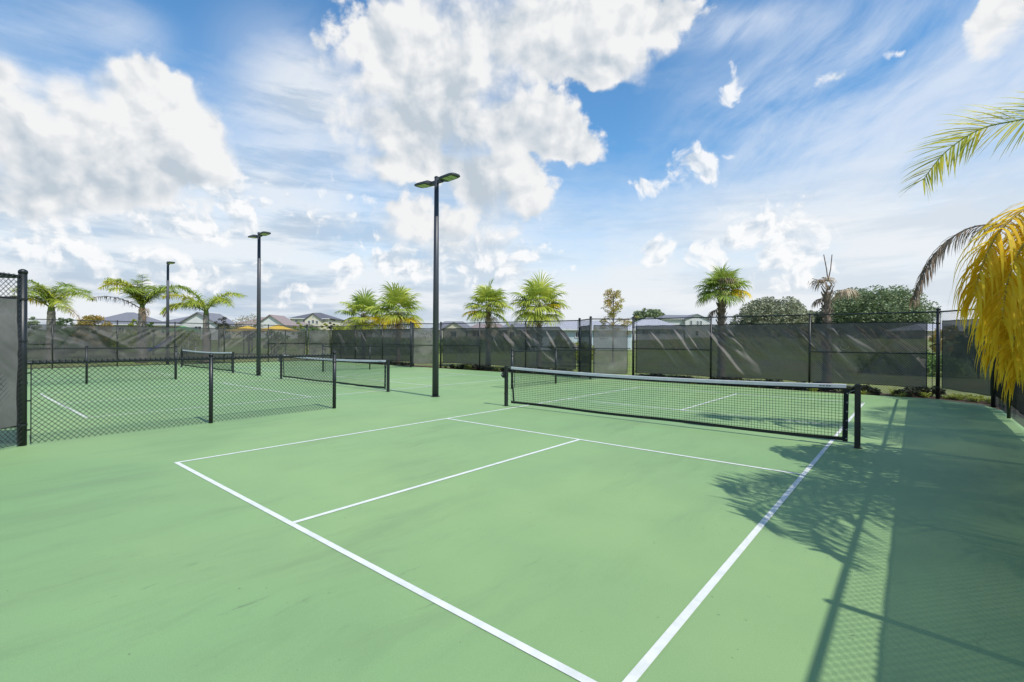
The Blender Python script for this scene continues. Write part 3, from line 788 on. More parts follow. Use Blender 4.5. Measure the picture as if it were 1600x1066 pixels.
def boots(parent, h, r, rg, h0=.6, n=60, m=None):
    mb = MB(); ga = 2.4
    for i in range(n):
        z = h0+(h-h0)*i/n; a = i*ga+rg.uniform(-.2, .2); L = rg.uniform(.16, .30)
        o = Vector((math.cos(a), math.sin(a), 0)); t = Vector((-o.y, o.x, 0))
        b = o*r*.75+UPV*z; e = b+o*L*.42+UPV*L*.95+t*rg.uniform(-.05, .05)
        mb.v_ = 0
        k = len(mb.v); w1, w2 = .055, .03
        for q, ww in ((b, w1), (e, w2)):
            for s_, dn in ((-1, 0), (1, 0), (0, 1)): mb.v.append(tuple(q+t*s_*ww+o*(.03 if dn else 0)))
        for q in ((0,1,4,3), (1,2,5,4), (2,0,3,5), (3,4,5)): mb.f.append(tuple(k+i_ for i_ in q))
    mb.build('leaf_bases', m or M['boot'], parent)
def sabal(u, D, vc, Rc, seed, label, nf=26, yellow=3, brown=1, lean=(0, 0), mg='palm_green', mg2='palm_lime', trunkr=.14, extra=None, lo=-.55):
    b = at(u, D, z=0); g = gz(b.x, b.y); b.z = g
    h = at(u, D, v=vc).z-g
    rg = random.Random(seed)
    root = empty('cabbage_palm', b); tag(root, label, 'palm tree', 'cabbage palms beyond the far fence')
    t = trunk_tube(root, h-.1, trunkr*1.05, trunkr*.9, M['boot'], rg)
    boots(t, h, trunkr, rg, h0=h*.35, n=int(34*h*.65))
    for i in range(nf):
        a = i*2.399+rg.uniform(-.3, .3); f = i/(nf-1)
        el = math.asin(max(-.9, min(.995, 1-f*(1+math.sin(-lo)))))+rg.uniform(-.12, .12)
        d = Vector((math.cos(a)*math.cos(el), math.sin(a)*math.cos(el), math.sin(el)))
        mm = M[mg] if rg.random() < .45 else M[mg2]
        ms = M['stem_green']
        if f > .72 and rg.random() < yellow/nf*4: mm = M['palm_yellow'] if rg.random() < .55 else M['palm_lime']; ms = M['stem_yellow']
        pet = Rc*rg.uniform(.36, .60)
        sabal_fan(root, Vector((0, 0, h-.12+.1*math.sin(el))), d, pet, Rc*rg.uniform(.50, .64), mm, ms, rg, nseg=32, droop=.50+.35*f, wmul=1.0)
    for i in range(brown):
        a = rg.uniform(0, 6.28); d = Vector((math.cos(a)*.5, math.sin(a)*.5, -.75))
        sabal_fan(root, Vector((0, 0, h-.2)), d, Rc*.45, Rc*.5, M['palm_tan'], M['stem_brown'], rg, nseg=20, droop=1.6, wmul=.7)
    if extra: extra(root, h, rg)
    return root
def toward(rootloc, u, D, v, h):
    return at(u, D, v=v)-rootloc
sabal(568, 37.0, 492, 2.1, 101, 'left palm of the leaning pair just left of the tallest lamp pole', nf=28, yellow=4)
def ex1(root, h, rg):
    for az_, el_, mm in ((2.4, -.15, 'busho'), (5.6, -.3, 'busho'), (4.0, -.2, 'palm_yellow'), (4.9, -.35, 'palm_yellow')):
        sabal_fan(root, Vector((0, 0, h-.2)), Vector((math.cos(az_)*math.cos(el_), math.sin(az_)*math.cos(el_), math.sin(el_))), .6, .85, M[mm], M['stem_yellow'], rg, nseg=26, droop=.8)
sabal(622, 34.5, 488, 2.25, 102, 'palm with orange-yellow lower fans, right one of the pair left of the tallest lamp pole', nf=26, yellow=5, extra=ex1)
def ex2(root, h, rg):
    d = -BR*.85+Vector((0, 0, -.12))-BF*.3
    sabal_fan(root, Vector((0, 0, h-.25)), d, 1.0, .85, M['palm_yellow'], M['stem_yellow'], rg, nseg=28, droop=.8)
sabal(763, 28.5, 477, 1.62, 103, 'palm with one yellow fan hanging low on its left, right of the tallest lamp pole', nf=26, yellow=3, extra=ex2)
def ex3(root, h, rg):
    d = BR*.9+Vector((0, 0, .05))-BF*.3
    sabal_fan(root, Vector((0, 0, h)), d, .75, .8, M['palm_yellow'], M['stem_yellow'], rg, nseg=28, droop=.8)
    sabal_fan(root, Vector((0, 0, h-.05)), -BR*.9+Vector((0, 0, .15))-BF*.2, 1.0, .85, M['palm_lime'], M['stem_green'], rg, nseg=28, droop=.6)
sabal(842, 26.0, 478, 1.78, 104, 'wide palm with a yellow fan at its right side, above the torn windscreen', nf=28, yellow=3, extra=ex3)
def ex4(root, h, rg):
    sabal_fan(root, Vector((0, 0, h)), BR*.9+Vector((0, 0, -.15))-BF*.35, .6, .8, M['palm_yellow'], M['stem_yellow'], rg, nseg=28, droop=.8)
    sabal_fan(root, Vector((0, 0, h+.15)), -BF*.8-BR*.1+Vector((0, 0, .3)), .55, .75, M['palm_brown'], M['stem_brown'], rg, nseg=26, droop=2.2, wmul=.8)
    sabal_fan(root, Vector((0, 0, h-.75)), -BR*.8+Vector((0, 0, -.45)), .35, .6, M['palm_brown'], M['stem_brown'], rg, nseg=16, droop=1.8, wmul=.8)
sabal(1127, 20.2, 451, 1.18, 105, 'dense round cabbage palm with a dead brown fan at its centre', nf=34, yellow=2, brown=0, lo=-.35, extra=ex4, mg2='palm_green')
# the dead one
def dead_palm():
    u, D = 1292, 18.0
    b = at(u, D, z=0); g = gz(b.x, b.y); b.z = g; h = at(u, D, v=456).z-g; rg = random.Random(7)
    root = empty('dead_cabbage_palm', b); tag(root, 'dead brown palm with two bare spikes, in front of the big oaks', 'palm tree')
    t = trunk_tube(root, h, .15, .10, M['boot'], rg); boots(t, h+.1, .13, rg, h0=h*.3, n=80, m=M['boot'])
    def vt(u_, v_): return at(u_, D, v=v_)-b
    for (u_, v_) in ((1286, 398), (1299, 398)):
        s = MB(); s.tube([vt(1293, 440), vt((u_+1293)/2+1, 420), vt(u_, v_)], [.022, .017, .014], 6); s.build('bare_spike', M['stem_brown'], root)
    sabal_fan(root, vt(1289, 452), -BR*.75+UPV*.75-BF*.2, .35, .62, M['palm_brown'], M['stem_brown'], rg, nseg=24, droop=2.3, wmul=.8)
    sabal_fan(root, vt(1290, 450), -BR*.2+UPV*.8-BF*.5, .3, .5, M['palm_tan'], M['stem_brown'], rg, nseg=20, droop=2.6, wmul=.8)
    sabal_fan(root, vt(1296, 458), BR*.95+UPV*.22-BF*.1, .50, .78, M['palm_tan'], M['stem_brown'], rg, nseg=28, droop=2.4, wmul=.8)
    sabal_fan(root, vt(1292, 462), BF*.5-BR*.4-UPV*.3, .3, .5, M['palm_brown'], M['stem_brown'], rg, nseg=16, droop=2.4, wmul=.8)
dead_palm()

def queen(u, D, vtop, L, seed, label, fr, trunkr=.25):
    """fr: list of (image-side: -1 left .. 1 right, towards camera, start elevation deg, droop deg, length factor, material)"""
    b = at(u, D, z=0); g = gz(b.x, b.y); b.z = g; h = at(u, D, v=vtop).z-g; rg = random.Random(seed)
    root = empty('feather_palm', b); tag(root, label, 'palm tree', 'feather palms beyond the left side fence')
    trunk_tube(root, h, trunkr*1.2, trunkr*.8, M['trunk'], rg)
    sh = MB(); sh.tube([(0, 0, h-.1), (0, 0, h+.25), (0, 0, h+.6)], [trunkr*.8, trunkr*.65, trunkr*.25], 10); sh.build('crownshaft', M['stem_green'], root, True)
    for sx, sy, e, dr, lf, mm in fr:
        dv = BR*sx-BF*sy; az_ = math.atan2(dv.y, dv.x)
        pts = rachis((0, 0, h+.15), az_, R(min(88, e+8)), L*lf*.92, R(dr), 14)
        ms = {'palm_yellow': 'stem_yellow', 'palm_brown': 'stem_brown', 'palm_tan': 'stem_brown'}.get(mm, 'stem_green')
        dead = mm in ('palm_brown', 'palm_tan')
        pinnate(root, pts, M[mm], M[ms], rg, pairs=34 if dead else 84, ll=.72 if not dead else .55, width=.026, hang=.42 if not dead else 1.1, plume=.75, r0=.03, sparse=.75 if dead else 1)
    return root
queen(80, 31, 486, 3.4, 201, 'leftmost feather palm with an orange-yellow frond beside the big left fence post',
      [(-.9,.2,70,120,.9,'palm_lime'), (.7,.2,78,150,1.05,'palm_green'), (-.3,.5,80,75,.7,'palm_green'), (.2,.5,62,70,.7,'palm_lime'), (-1,.1,30,75,.95,'palm_yellow'),
       (1,.2,35,80,1.15,'palm_lime'), (.9,.6,18,75,1.15,'palm_lime'), (.3,-.9,60,90,.9,'palm_green'), (-.4,-.9,65,90,.8,'palm_green'), (-.6,.8,45,110,.8,'palm_lime'), (.1,.9,55,90,.7,'palm_green'), (.9,.3,5,70,1.0,'palm_tan')])
queen(222, 31, 488, 3.4, 202, 'middle feather palm with bushy yellow-green crown left of the small lamp pole',
      [(-.9,.2,72,120,1.05,'palm_gold'), (-.6,.4,80,110,.95,'palm_gold'), (.3,.4,85,40,.75,'palm_green'), (.8,.2,55,80,.95,'palm_green'), (.9,-.3,60,100,1.1,'palm_green'), (-.3,.9,60,90,.8,'palm_lime'),
       (.2,.9,65,95,.75,'palm_green'), (-.3,-.9,70,90,.9,'palm_green'), (.4,-.9,60,90,.9,'palm_lime'), (-1,.1,28,60,1.1,'palm_brown'), (.6,.6,10,110,.55,'palm_brown'), (.2,.6,75,60,.7,'palm_green'), (-.5,.7,75,90,.9,'palm_lime')])
queen(322, 31, 492, 3.0, 203, 'feather palm with sparse curved crown just right of the small lamp pole',
      [(-.9,.1,62,60,.9,'palm_green'), (-1,.3,45,75,1.0,'palm_gold'), (1,.1,50,85,1.1,'palm_lime'), (.8,.4,40,95,1.05,'palm_lime'), (-.8,.5,30,95,.95,'palm_lime'), (.2,-.9,60,100,.8,'palm_green'), (-.1,.9,50,110,.7,'palm_lime'),
       (-1,.2,32,110,1.05,'palm_brown'), (-.9,-.2,22,60,1.25,'palm_tan')], trunkr=.20)

# palms on the right: real fronds hang over the side fence into view, the rest shades the court
def right_palm(loc, h, label, seed, fr, L=3.0):
    rg = random.Random(seed); b = Vector((*loc, gz(*loc)))
    root = empty('feather_palm', b); tag(root, label, 'palm tree', 'feather palms outside the right side fence')
    trunk_tube(root, h, .2, .15, M['trunk'], rg)
    for az_, e, dr, lf, mm in fr:
        pts = rachis((0, 0, h+.1), R(az_), R(e), L*lf, R(dr), 14)
        pinnate(root, pts, M[mm], M['stem_green'], rg, pairs=60, ll=.65, width=.013, hang=.3, plume=.4, r0=.022)
    return root, b
rp, rb = right_palm((10.0, 4.6), 3.3, 'feather palm at the right edge whose yellow fronds hang over the fence', 301,
    [(40, 60, 85, .9, 'palm_green'), (-20, 55, 80, .95, 'palm_green'), (-70, 50, 90, .9, 'palm_lime'), (-105, 60, 85, .8, 'palm_green'), (10, 25, 80, .9, 'palm_lime'), (60, 45, 85, .8, 'palm_lime'),
     (214, 52, 90, .60, 'palm_green'), (250, 45, 80, .85, 'palm_lime')])
rp2, rb2 = right_palm((10.5, 9.4), 3.9, 'taller feather palm whose green frond and dead brown frond arch in above the yellow fronds', 302,
    [(250, 50, 85, .75, 'palm_green'), (270, 50, 80, .8, 'palm_green'), (-40, 50, 80, 1, 'palm_green'), (0, 40, 85, 1, 'palm_lime'), (60, 50, 85, 1, 'palm_green'), (100, 60, 85, .8, 'palm_green'), (232, 68, 80, .7, 'palm_lime')])
right_palm((10.9, 13.2), 3.6, 'third feather palm beyond the right side fence, nearest the far corner', 303,
    [(a_, 50, 85, .75, 'palm_green') for a_ in (230, 260, 290, 330, 20, 60, 100)])
def frond_to(root, b, pts, mleaf, mstem, seed, **kw):
    rg = random.Random(seed); P3 = [Vector(p)-b for p in pts]
    # smooth the given points (Catmull-Rom)
    out = []
    for i in range(len(P3)-1):
        p0_, p1_, p2_, p3_ = P3[max(0, i-1)], P3[i], P3[i+1], P3[min(len(P3)-1, i+2)]
        for k in range(5):
            t = k/5; out.append(.5*((2*p1_)+(p2_-p0_)*t+(2*p0_-5*p1_+4*p2_-p3_)*t*t+(3*p1_-p0_-3*p2_+p3_)*t**3))
    out.append(P3[-1])
    return pinnate(root, out, M[mleaf], M[mstem], rg, **kw)
crown2 = Vector((10.45, 9.4, 4.1))
frond_to(rp2, rb2, [crown2, (9.6, 9.0, 4.85), (8.9, 8.5, 4.95), at(1600, 7.1, v=186), at(1530, 7.35, v=202), at(1475, 7.5, v=238), at(1440, 7.6, v=282)], 'palm_gold', 'stem_green', 11,
         pairs=96, ll=.80, width=.015, hang=.14, plume=.30, r0=.02, start=.1, fwdang=(.65, .9), roll=1.0)
frond_to(rp2, rb2, [crown2, (9.7, 9.1, 3.9), at(1650, 7.3, v=372), at(1585, 7.3, v=352), at(1515, 7.5, v=356), at(1468, 7.6, v=387), at(1443, 7.6, v=425), at(1427, 7.6, v=466)], 'palm_brown', 'stem_brown', 12,
         pairs=120, ll=.50, width=.009, hang=1.0, plume=.3, r0=.016, start=.2, fwdang=(.9, .9))
crown = Vector((10.0, 4.6, 3.4))
YL = [([crown, (9.0, 4.7, 3.6), at(1690, 5.3, v=296), at(1615, 5.3, v=318), at(1562, 5.3, v=360), at(1534, 5.3, v=415), at(1522, 5.3, v=462)], 21),
      ([crown, (9.0, 4.6, 3.3), at(1700, 5.5, v=330), at(1632, 5.5, v=350), at(1580, 5.5, v=400), at(1552, 5.5, v=455), at(1544, 5.5, v=505)], 22),
      ([crown, (9.2, 4.5, 3.1), at(1740, 5.2, v=370), at(1670, 5.2, v=390), at(1615, 5.2, v=440), at(1590, 5.2, v=500), at(1582, 5.2, v=555)], 23),
      ([crown, (9.3, 4.5, 2.9), at(1800, 5.4, v=400), at(1700, 5.3, v=430), at(1640, 5.3, v=480), at(1610, 5.3, v=540), at(1602, 5.3, v=585)], 24),
      ([crown, (9.0, 4.7, 3.1), at(1720, 5.8, v=390), at(1640, 5.8, v=405), at(1588, 5.8, v=450), at(1566, 5.8, v=505), at(1560, 5.8, v=550)], 25),
      ([crown, (9.0, 4.7, 3.5), at(1720, 5.0, v=310), at(1650, 5.0, v=335), at(1600, 5.0, v=380), at(1574, 5.0, v=440), at(1566, 5.0, v=500)], 26),
      ([crown, (9.1, 4.7, 3.0), at(1700, 5.6, v=440), at(1640, 5.6, v=470), at(1605, 5.6, v=520), at(1590, 5.6, v=565)], 27)]
for pts, sd_ in (([crown, (9.3, 3.7, 3.75), (8.75, 3.0, 3.6), (8.4, 2.55, 3.2), (8.25, 2.35, 2.75)], 41), ([crown, (9.5, 3.5, 3.4), (9.0, 2.8, 3.3), (8.75, 2.3, 2.95), (8.62, 2.05, 2.6)], 42),
                 ([crown, (9.2, 4.0, 3.9), (8.6, 3.5, 3.8), (8.2, 3.15, 3.45)], 43)):
    frond_to(rp, rb, pts, 'palm_lime', 'stem_green', sd_, pairs=56, ll=.62, width=.014, hang=.3, plume=.4, r0=.02, start=.12)
for pts, sd_ in YL:
    frond_to(rp, rb, pts, 'palm_yellow', 'stem_yellow', sd_, pairs=90, ll=.86, width=.017, hang=1.1, plume=.5, r0=.02, start=.12, fwdang=(.4, .6), seg=6)

# ------------------------------------------------------------------ leafy trees and bushes
def leaf_cloud(mb, blobs, n, size, rg, flat=.6):
    tot = sum(b[3]*b[4]*b[5] for b in blobs)
    for (cx, cy, cz, rx, ry, rz_) in blobs:
        k = int(n*rx*ry*rz_/tot)
        for _ in range(k):
            while True:
                v = Vector((rg.uniform(-1, 1), rg.uniform(-1, 1), rg.uniform(-1, 1)))
                if .35 < v.length < 1: break
            p = Vector((cx+v.x*rx, cy+v.y*ry, cz+v.z*rz_))
            a = Vector((rg.uniform(-1, 1), rg.uniform(-1, 1), rg.uniform(-1, 1)*flat)).normalized()
            b_ = a.cross(Vector((rg.uniform(-1, 1), rg.uniform(-1, 1), rg.uniform(-1, 1)))).normalized()
            s = size*rg.uniform(.6, 1.3)
            mb.quad(p-a*s, p+b_*s*.5, p+a*s, p-b_*s*.5)
def leafy(name, b, h, r, label, cat, mleaf, seed, group=None, clumps=22, leaves=5000, size=.12, trunk=.12, crown0=.35, sq=1.0, bark='bark'):
    rg = random.Random(seed); root = empty(name, b); tag(root, label, cat, group)
    bl = []; lm = MB(); th = h*crown0
    lm.tube([(0, 0, -.1), (0, 0, th*.6), (rg.uniform(-.1, .1)*r, 0, th+.15*h)], [trunk*1.2, trunk, trunk*.7], 8)
    for i in range(clumps):
        a = i*2.399; f = (i+.5)/clumps; el = math.asin(max(-.95, min(.99, -.35+1.3*f)))
        rr = r*rg.uniform(.55, .88); c = Vector((math.cos(a)*math.cos(el)*rr, math.sin(a)*math.cos(el)*rr, th+(h-th)*(.38)+math.sin(el)*(h-th)*.48*sq*rg.uniform(.8, 1.05)))
        cr = r*rg.uniform(.20, .36); bl.append((c.x, c.y, c.z, cr, cr, cr*.72))
        lm.tube([(0, 0, th*.9), c*.5+Vector((0, 0, th*.5)), c], [trunk*.45, trunk*.3, trunk*.08], 5)
    lm.build('trunk', M[bark], root, True)
    c = MB(); leaf_cloud(c, bl, leaves, size, rg); c.build('crown', M[mleaf], root)
    return root
def tree_at(name, u, D, vtop, wpx, *a, **kw):
    b = at(u, D, z=0); b.z = gz(b.x, b.y)-.05
    return leafy(name, b, at(u, D, v=vtop).z-b.z, wpx/2*D/F, *a, **kw)
OG = 'large oaks on the far side of the field'
tree_at('oak_tree', 1366, 112, 447, 150, 'biggest dark green oak on the horizon, right of the dead palm', 'tree', 'oak', 401, group=OG, clumps=60, leaves=22000, size=.30, trunk=.7, crown0=.06)
tree_at('oak_tree', 1410, 108, 474, 70, 'low oak at the right end of the big oak, above the far corner post', 'tree', 'oak', 402, group=OG, clumps=26, leaves=8000, size=.3, trunk=.4, crown0=.05)
tree_at('oak_tree', 1210, 118, 464, 110, 'dull olive oak left of the dead palm', 'tree', 'oakdull', 403, group=OG, clumps=44, leaves=15000, size=.32, trunk=.6, crown0=.05)
tree_at('oak_tree', 1277, 122, 482, 80, 'low grey-green oak directly behind the dead palm', 'tree', 'oakdull', 404, group=OG, clumps=26, leaves=9000, size=.32, trunk=.4, crown0=.05)
tree_at('oak_tree', 1016, 140, 477, 62, 'small round oak behind the grey roofed house', 'tree', 'oak', 405, group=OG, clumps=30, leaves=9000, size=.34, trunk=.4, crown0=.05)
# young tree with orange tinged leaves
def young_tree():
    u, D = 958, 33; b = at(u, D, z=0); b.z = gz(b.x, b.y)-.05; h = at(u, D, v=450).z-b.z; rg = random.Random(9)
    root = empty('young_maple', b); tag(root, 'young sparse tree with orange and green leaves above the pale fence panel', 'tree')
    t = MB(); t.tube([(0, 0, 0), (0, 0, h*.5), (.03, 0, h*.97)], [.07, .05, .012], 7); bl = []
    for i in range(58):
        f = (i+.5)/58; z = h*(.40+.58*f)
        ww = (1.75 if z < h*.62 else (.55 if z < h*.70 else 1.0*(1-(f-.5)*.7)))
        a = i*2.399; rr = ww*rg.uniform(.3, 1); c = (math.cos(a)*rr, math.sin(a)*rr, z)
        t.tube([(0, 0, z-.35), (c[0]*.6, c[1]*.6, z-.08), c], [.02, .012, .004], 4); s = rg.uniform(.13, .30); bl.append((*c, s, s, s*.65))
    t.build('trunk', M['bark'], root); c = MB(); leaf_cloud(c, bl, 3400, .055, rg); c.build('crown', M['mapleg'], root)
young_tree()
SG = 'small trees and bushes beyond the left fences'
tree_at('small_tree', 346, 48, 488, 22, 'thin dark small tree between the gabled house and the yellow canopy', 'tree', 'dark', 411, group=SG, clumps=12, leaves=700, size=.07, trunk=.04, crown0=.4)
tree_at('small_tree', 388, 46, 485, 50, 'dry wispy tree in front of the yellow canopy', 'tree', 'dry', 412, group=SG, clumps=22, leaves=1300, size=.07, trunk=.05, crown0=.3)
tree_at('small_tree', 519, 44, 489, 14, 'narrow dark sapling beside the yellow bush', 'tree', 'dark', 413, group=SG, clumps=10, leaves=700, size=.07, trunk=.04, crown0=.35)
tree_at('bush', 533, 40, 500, 50, 'yellow bush left of the pair of cabbage palms', 'bush', 'bushy', 414, group=SG, clumps=22, leaves=2600, size=.08, trunk=.04, crown0=.1)
tree_at('bush', 490, 42, 505, 62, 'green bush in front of the two-storey house', 'bush', 'bushg', 415, group=SG, clumps=24, leaves=3000, size=.08, trunk=.04, crown0=.1)
tree_at('small_tree', 466, 60, 497, 20, 'lime green sapling at the left wall of the two-storey house', 'tree', 'bushy', 416, group=SG, clumps=10, leaves=900, size=.08, trunk=.04, crown0=.25)
tree_at('small_tree', 508, 62, 497, 16, 'lime green sapling at the right wall of the two-storey house', 'tree', 'bushy', 417, group=SG, clumps=10, leaves=800, size=.08, trunk=.04, crown0=.25)
tree_at('bush', 430, 42, 511, 40, 'low green bush at the right end of the yellow canopy', 'bush', 'bushg', 418, group=SG, clumps=16, leaves=1500, size=.08, trunk=.04, crown0=.1)
tree_at('small_tree', 210, 45, 493, 22, 'lime green sapling left of the middle feather palm trunk', 'tree', 'bushy', 419, group=SG, clumps=14, leaves=1200, size=.08, trunk=.04, crown0=.2)
tree_at('small_tree', 234, 46, 495, 16, 'small green tree right of the middle feather palm trunk', 'tree', 'bushg', 420, group=SG, clumps=12, leaves=900, size=.08, trunk=.04, crown0=.2)
tree_at('bush', 146, 36, 480, 50, 'round tan and yellow bush right of the leftmost feather palm', 'bush', 'busho', 421, group=SG, clumps=26, leaves=3600, size=.08, trunk=.06, crown0=.12)
tree_at('small_tree', 102, 44, 487, 34, 'dark green tree behind the leftmost feather palm trunk', 'tree', 'bushg', 422, group=SG, clumps=20, leaves=1800, size=.09, trunk=.05, crown0=.2)
tree_at('small_tree', 50, 46, 489, 30, 'dark tree close to the big left fence post', 'tree', 'oak', 423, group=SG, clumps=18, leaves=1500, size=.09, trunk=.05, crown0=.2)
tree_at('bush', 292, 40, 509, 46, 'lime bush under the small lamp pole palm fronds', 'bush', 'bushy', 424, group=SG, clumps=16, leaves=1600, size=.08, trunk=.04, crown0=.1)
tree_at('bush', 100, 37, 506, 110, 'long green hedge bush under the leftmost feather palm', 'bush', 'bushg', 425, group=SG, clumps=40, leaves=5200, size=.09, trunk=.05, crown0=.1, sq=.6)
tree_at('bush', 180, 39, 508, 90, 'pale green hedge bush in front of the hip roofed house', 'bush', 'bushy', 426, group=SG, clumps=34, leaves=4200, size=.09, trunk=.05, crown0=.1, sq=.6)
tree_at('bush', 875, 34, 522, 40, 'lime green bush in the gap beside the torn windscreen', 'bush', 'bushy', 427, clumps=24, leaves=2600, size=.07, trunk=.04, crown0=.1)
tree_at('bush', 906, 30, 530, 50, 'low lime green bush by the pale blue house wall', 'bush', 'bushy', 428, clumps=24, leaves=2600, size=.07, trunk=.04, crown0=.1)
tree_at('bush', 1480, 34, 497, 44, 'orange leaved bush behind the far corner post', 'bush', 'busho', 429, clumps=20, leaves=2200, size=.08, trunk=.04, crown0=.1)
tree_at('bush', 1425, 25, 556, 150, 'dark shrub mass behind the right end of the far windscreen', 'bush', 'bushg', 430, clumps=40, leaves=6000, size=.07, trunk=.05, crown0=.1)
tree_at('bush', 1530, 22, 492, 60, 'green leafy bush behind the angled corner fence panel', 'bush', 'bushg', 431, clumps=26, leaves=3600, size=.07, trunk=.05, crown0=.1)
HG = 'hedges along the far edge of the field'
for i, (u, D, v, wd, mm) in enumerate([(720, 60, 527, 110, 'bushg'), (800, 66, 529, 120, 'bushg'), (590, 50, 530, 120, 'bushg'), (1240, 60, 540, 260, 'oakdull')]):
    tree_at('hedge', u, D, v, wd, ['low green hedge below the beige houses, seen through the windscreen', 'low green hedge right of the cabbage palm with the hanging yellow fan', 'low green hedge behind the pair of cabbage palms', 'dull scrub across the field below the oaks'][i], 'hedge', mm, 440+i, group=HG, clumps=50, leaves=4500, size=.12, trunk=.05, crown0=.1, sq=.5)

def far_wood():
    rg = random.Random(66); mb = MB()
    for i in range(150):
        u = 1120+i*4.2; D = rg.uniform(150, 175); b = at(u, D, z=0); h = rg.uniform(3.0, 6.0)
        leaf_cloud(mb, [(b.x, b.y, 2+h*.5, rg.uniform(2, 4), rg.uniform(2, 4), h*.55)], 190, .42, rg)
    for i in range(40):
        u = 30+i*26; D = rg.uniform(160, 190); b = at(u, D, z=0); h = rg.uniform(2.0, 4.0)
        leaf_cloud(mb, [(b.x, b.y, 1.8+h*.4, rg.uniform(3, 6), rg.uniform(2, 4), h*.5)], 160, .42, rg)
    o = mb.build('distant_wood', M['oakdull']); tag(o, 'far-off line of woods across the field beneath the oaks', 'woods', kind='stuff')
far_wood()
# planting strip at the foot of the far fence
def shrub_proto(name, mleaf, r, h, n, size, seed, blades=False):
    rg = random.Random(seed); root = empty(name, (0, 0, 0)); mb = MB()
    if blades:
        for i in range(n):
            a = rg.uniform(0, 6.28); e = rg.uniform(.4, 1.35); L = h*rg.uniform(.7, 1.3)
            d = Vector((math.cos(a)*math.cos(e), math.sin(a)*math.cos(e), math.sin(e))); q = [Vector((rg.uniform(-.04, .04), rg.uniform(-.04, .04), 0))]
            for k in range(3): q.append(q[-1]+d*L/3); d = (d-UPV*.35).normalized()
            mb.strip(q, [.008, .01, .008, .001], d.cross(UPV).normalized())
    else:
        bl = [(rg.uniform(-1, 1)*r*.6, rg.uniform(-1, 1)*r*.6, h*rg.uniform(.35, .7), r*.5, r*.5, h*.32) for _ in range(7)]
        leaf_cloud(mb, bl, n, size, rg)
    mb.build('foliage', mleaf, root)
    st = MB()
    for i in range(5):
        a = i*1.3; st.tube([(0, 0, -.03), (math.cos(a)*r*.4, math.sin(a)*r*.4, h*.5)], [.008, .004], 4)
    st.build('stem', M['bark'], root); return root
protos = {
 'd': (shrub_proto('low_shrub', M['dark'], .24, .34, 420, .045, 1), 'low dark leafy shrub at the foot of the far fence', 'dark shrubs along the foot of the far fence'),
 'y': (shrub_proto('golden_shrub', M['bushy'], .20, .28, 420, .035, 2), 'small round yellow-green shrub at the foot of the far fence', 'yellow-green shrubs along the foot of the far fence'),
 't': (shrub_proto('grass_tuft', M['bushy'], .12, .34, 70, .03, 3, True), 'spiky yellow-green grass tuft at the foot of the far fence', 'grass tufts along the foot of the far fence')}
usedp = set(); rg = random.Random(77)
def plant(kind, x, y, s=1.0):
    pr, lb, gp_ = protos[kind]
    o = pr if kind not in usedp else copy_tree(pr)
    seg_ = ['under the left half of the middle court fence', 'under the torn windscreen bay', 'under the left bay of the far fence behind the nearest net', 'under the middle bay of the far fence', 'under the right bay of the far fence', 'around the far corner post'][sum(x > q for q in (-8.6, -4.3, 1.4, 4.5, 7.45))] if x > -14 else 'behind the leftmost court'
    lb = lb.replace('at the foot of the far fence', seg_)
    usedp.add(kind); o.location = (x, y, -.04); o.rotation_euler.z = rg.uniform(0, 6); o.scale = (s, s, s*rg.uniform(.62, .85)); tag(o, lb, 'shrub', gp_)
x = -12.9
while x < 7.4:
    if not (-4.4 < x < -1.5):
        k = 'd' if rg.random() < .62 else rg.choice('yt')
        plant(k, x, rg.uniform(16.32, 16.6), rg.uniform(.85, 1.3))
        if rg.random() < .5: plant('d', x+.15, 16.8, rg.uniform(.9, 1.3))
    x += rg.uniform(.30, .46)
for x, y in ((-1.2,15.95), (-.2,15.98), (.8,16.0), (1.5,15.95), (3.0,16.0), (4.6,15.95), (5.9,15.98), (6.8,15.97), (7.9,16.35), (8.1,16.3), (8.35,16.0), (8.6,15.8), (8.75,15.5), (8.95,15.2), (7.95,16.6), (8.45,16.3), (8.8,15.95)):
    plant(rg.choice('yt') if x > 7.5 else rg.choice('dyt'), x, y, rg.uniform(.7, 1.0))
xs_ = [-24, -22.6, -21.2, -19.8, -18.4, -17]
for x in xs_:
    for dx in (0, .45, .9): plant('d', x+dx, rg.uniform(16.3, 16.6), rg.uniform(.8, 1.2))

# ------------------------------------------------------------------ houses
M['wallw'] = mat('white_stucco', (.62, .62, .60), .85, var=.08, vscale=.6)
M['wallc'] = mat('cream_stucco', (.60, .55, .42), .85, var=.08, vscale=.6)
M['wallb'] = mat('pale_blue_siding', (.50, .58, .60), .8, var=.08, vscale=.6)
M['wallt'] = mat('tan_stucco', (.46, .38, .30), .85, var=.1, vscale=.6)
M['glass'] = mat('dark_window_glass', (.03, .035, .045), .15, spec=.6)
M['trim'] = mat('white_trim', (.66, .66, .66), .6)
def shingle(name, a, b):
    m = bpy.data.materials.new(name); m.use_nodes = True; t = NT(m.node_tree); t.n.clear()
    out = t.node('ShaderNodeOutputMaterial'); p = t.node('ShaderNodeBsdfPrincipled'); co = t.node('ShaderNodeTexCoord').outputs['Object']
    br = t.node('ShaderNodeTexWave'); br.bands_direction = 'Z'; br.inputs['Scale'].default_value = 2.2; br.inputs['Distortion'].default_value = .4
    t.l.new(co, br.inputs['Vector'])
    c_ = t.mix(t.m('MULTIPLY', br.outputs['Fac'], .5), (*a, 1), (*b, 1)); c_ = t.mix(t.ss(t.noise(co, 3, 5, .7), .3, .7, 0, .5), c_, (*b, 1))
    t.l.new(c_, p.inputs['Base Color']); p.inputs['Roughness'].default_value = .85; t.l.new(p.outputs[0], out.inputs[0]); return m
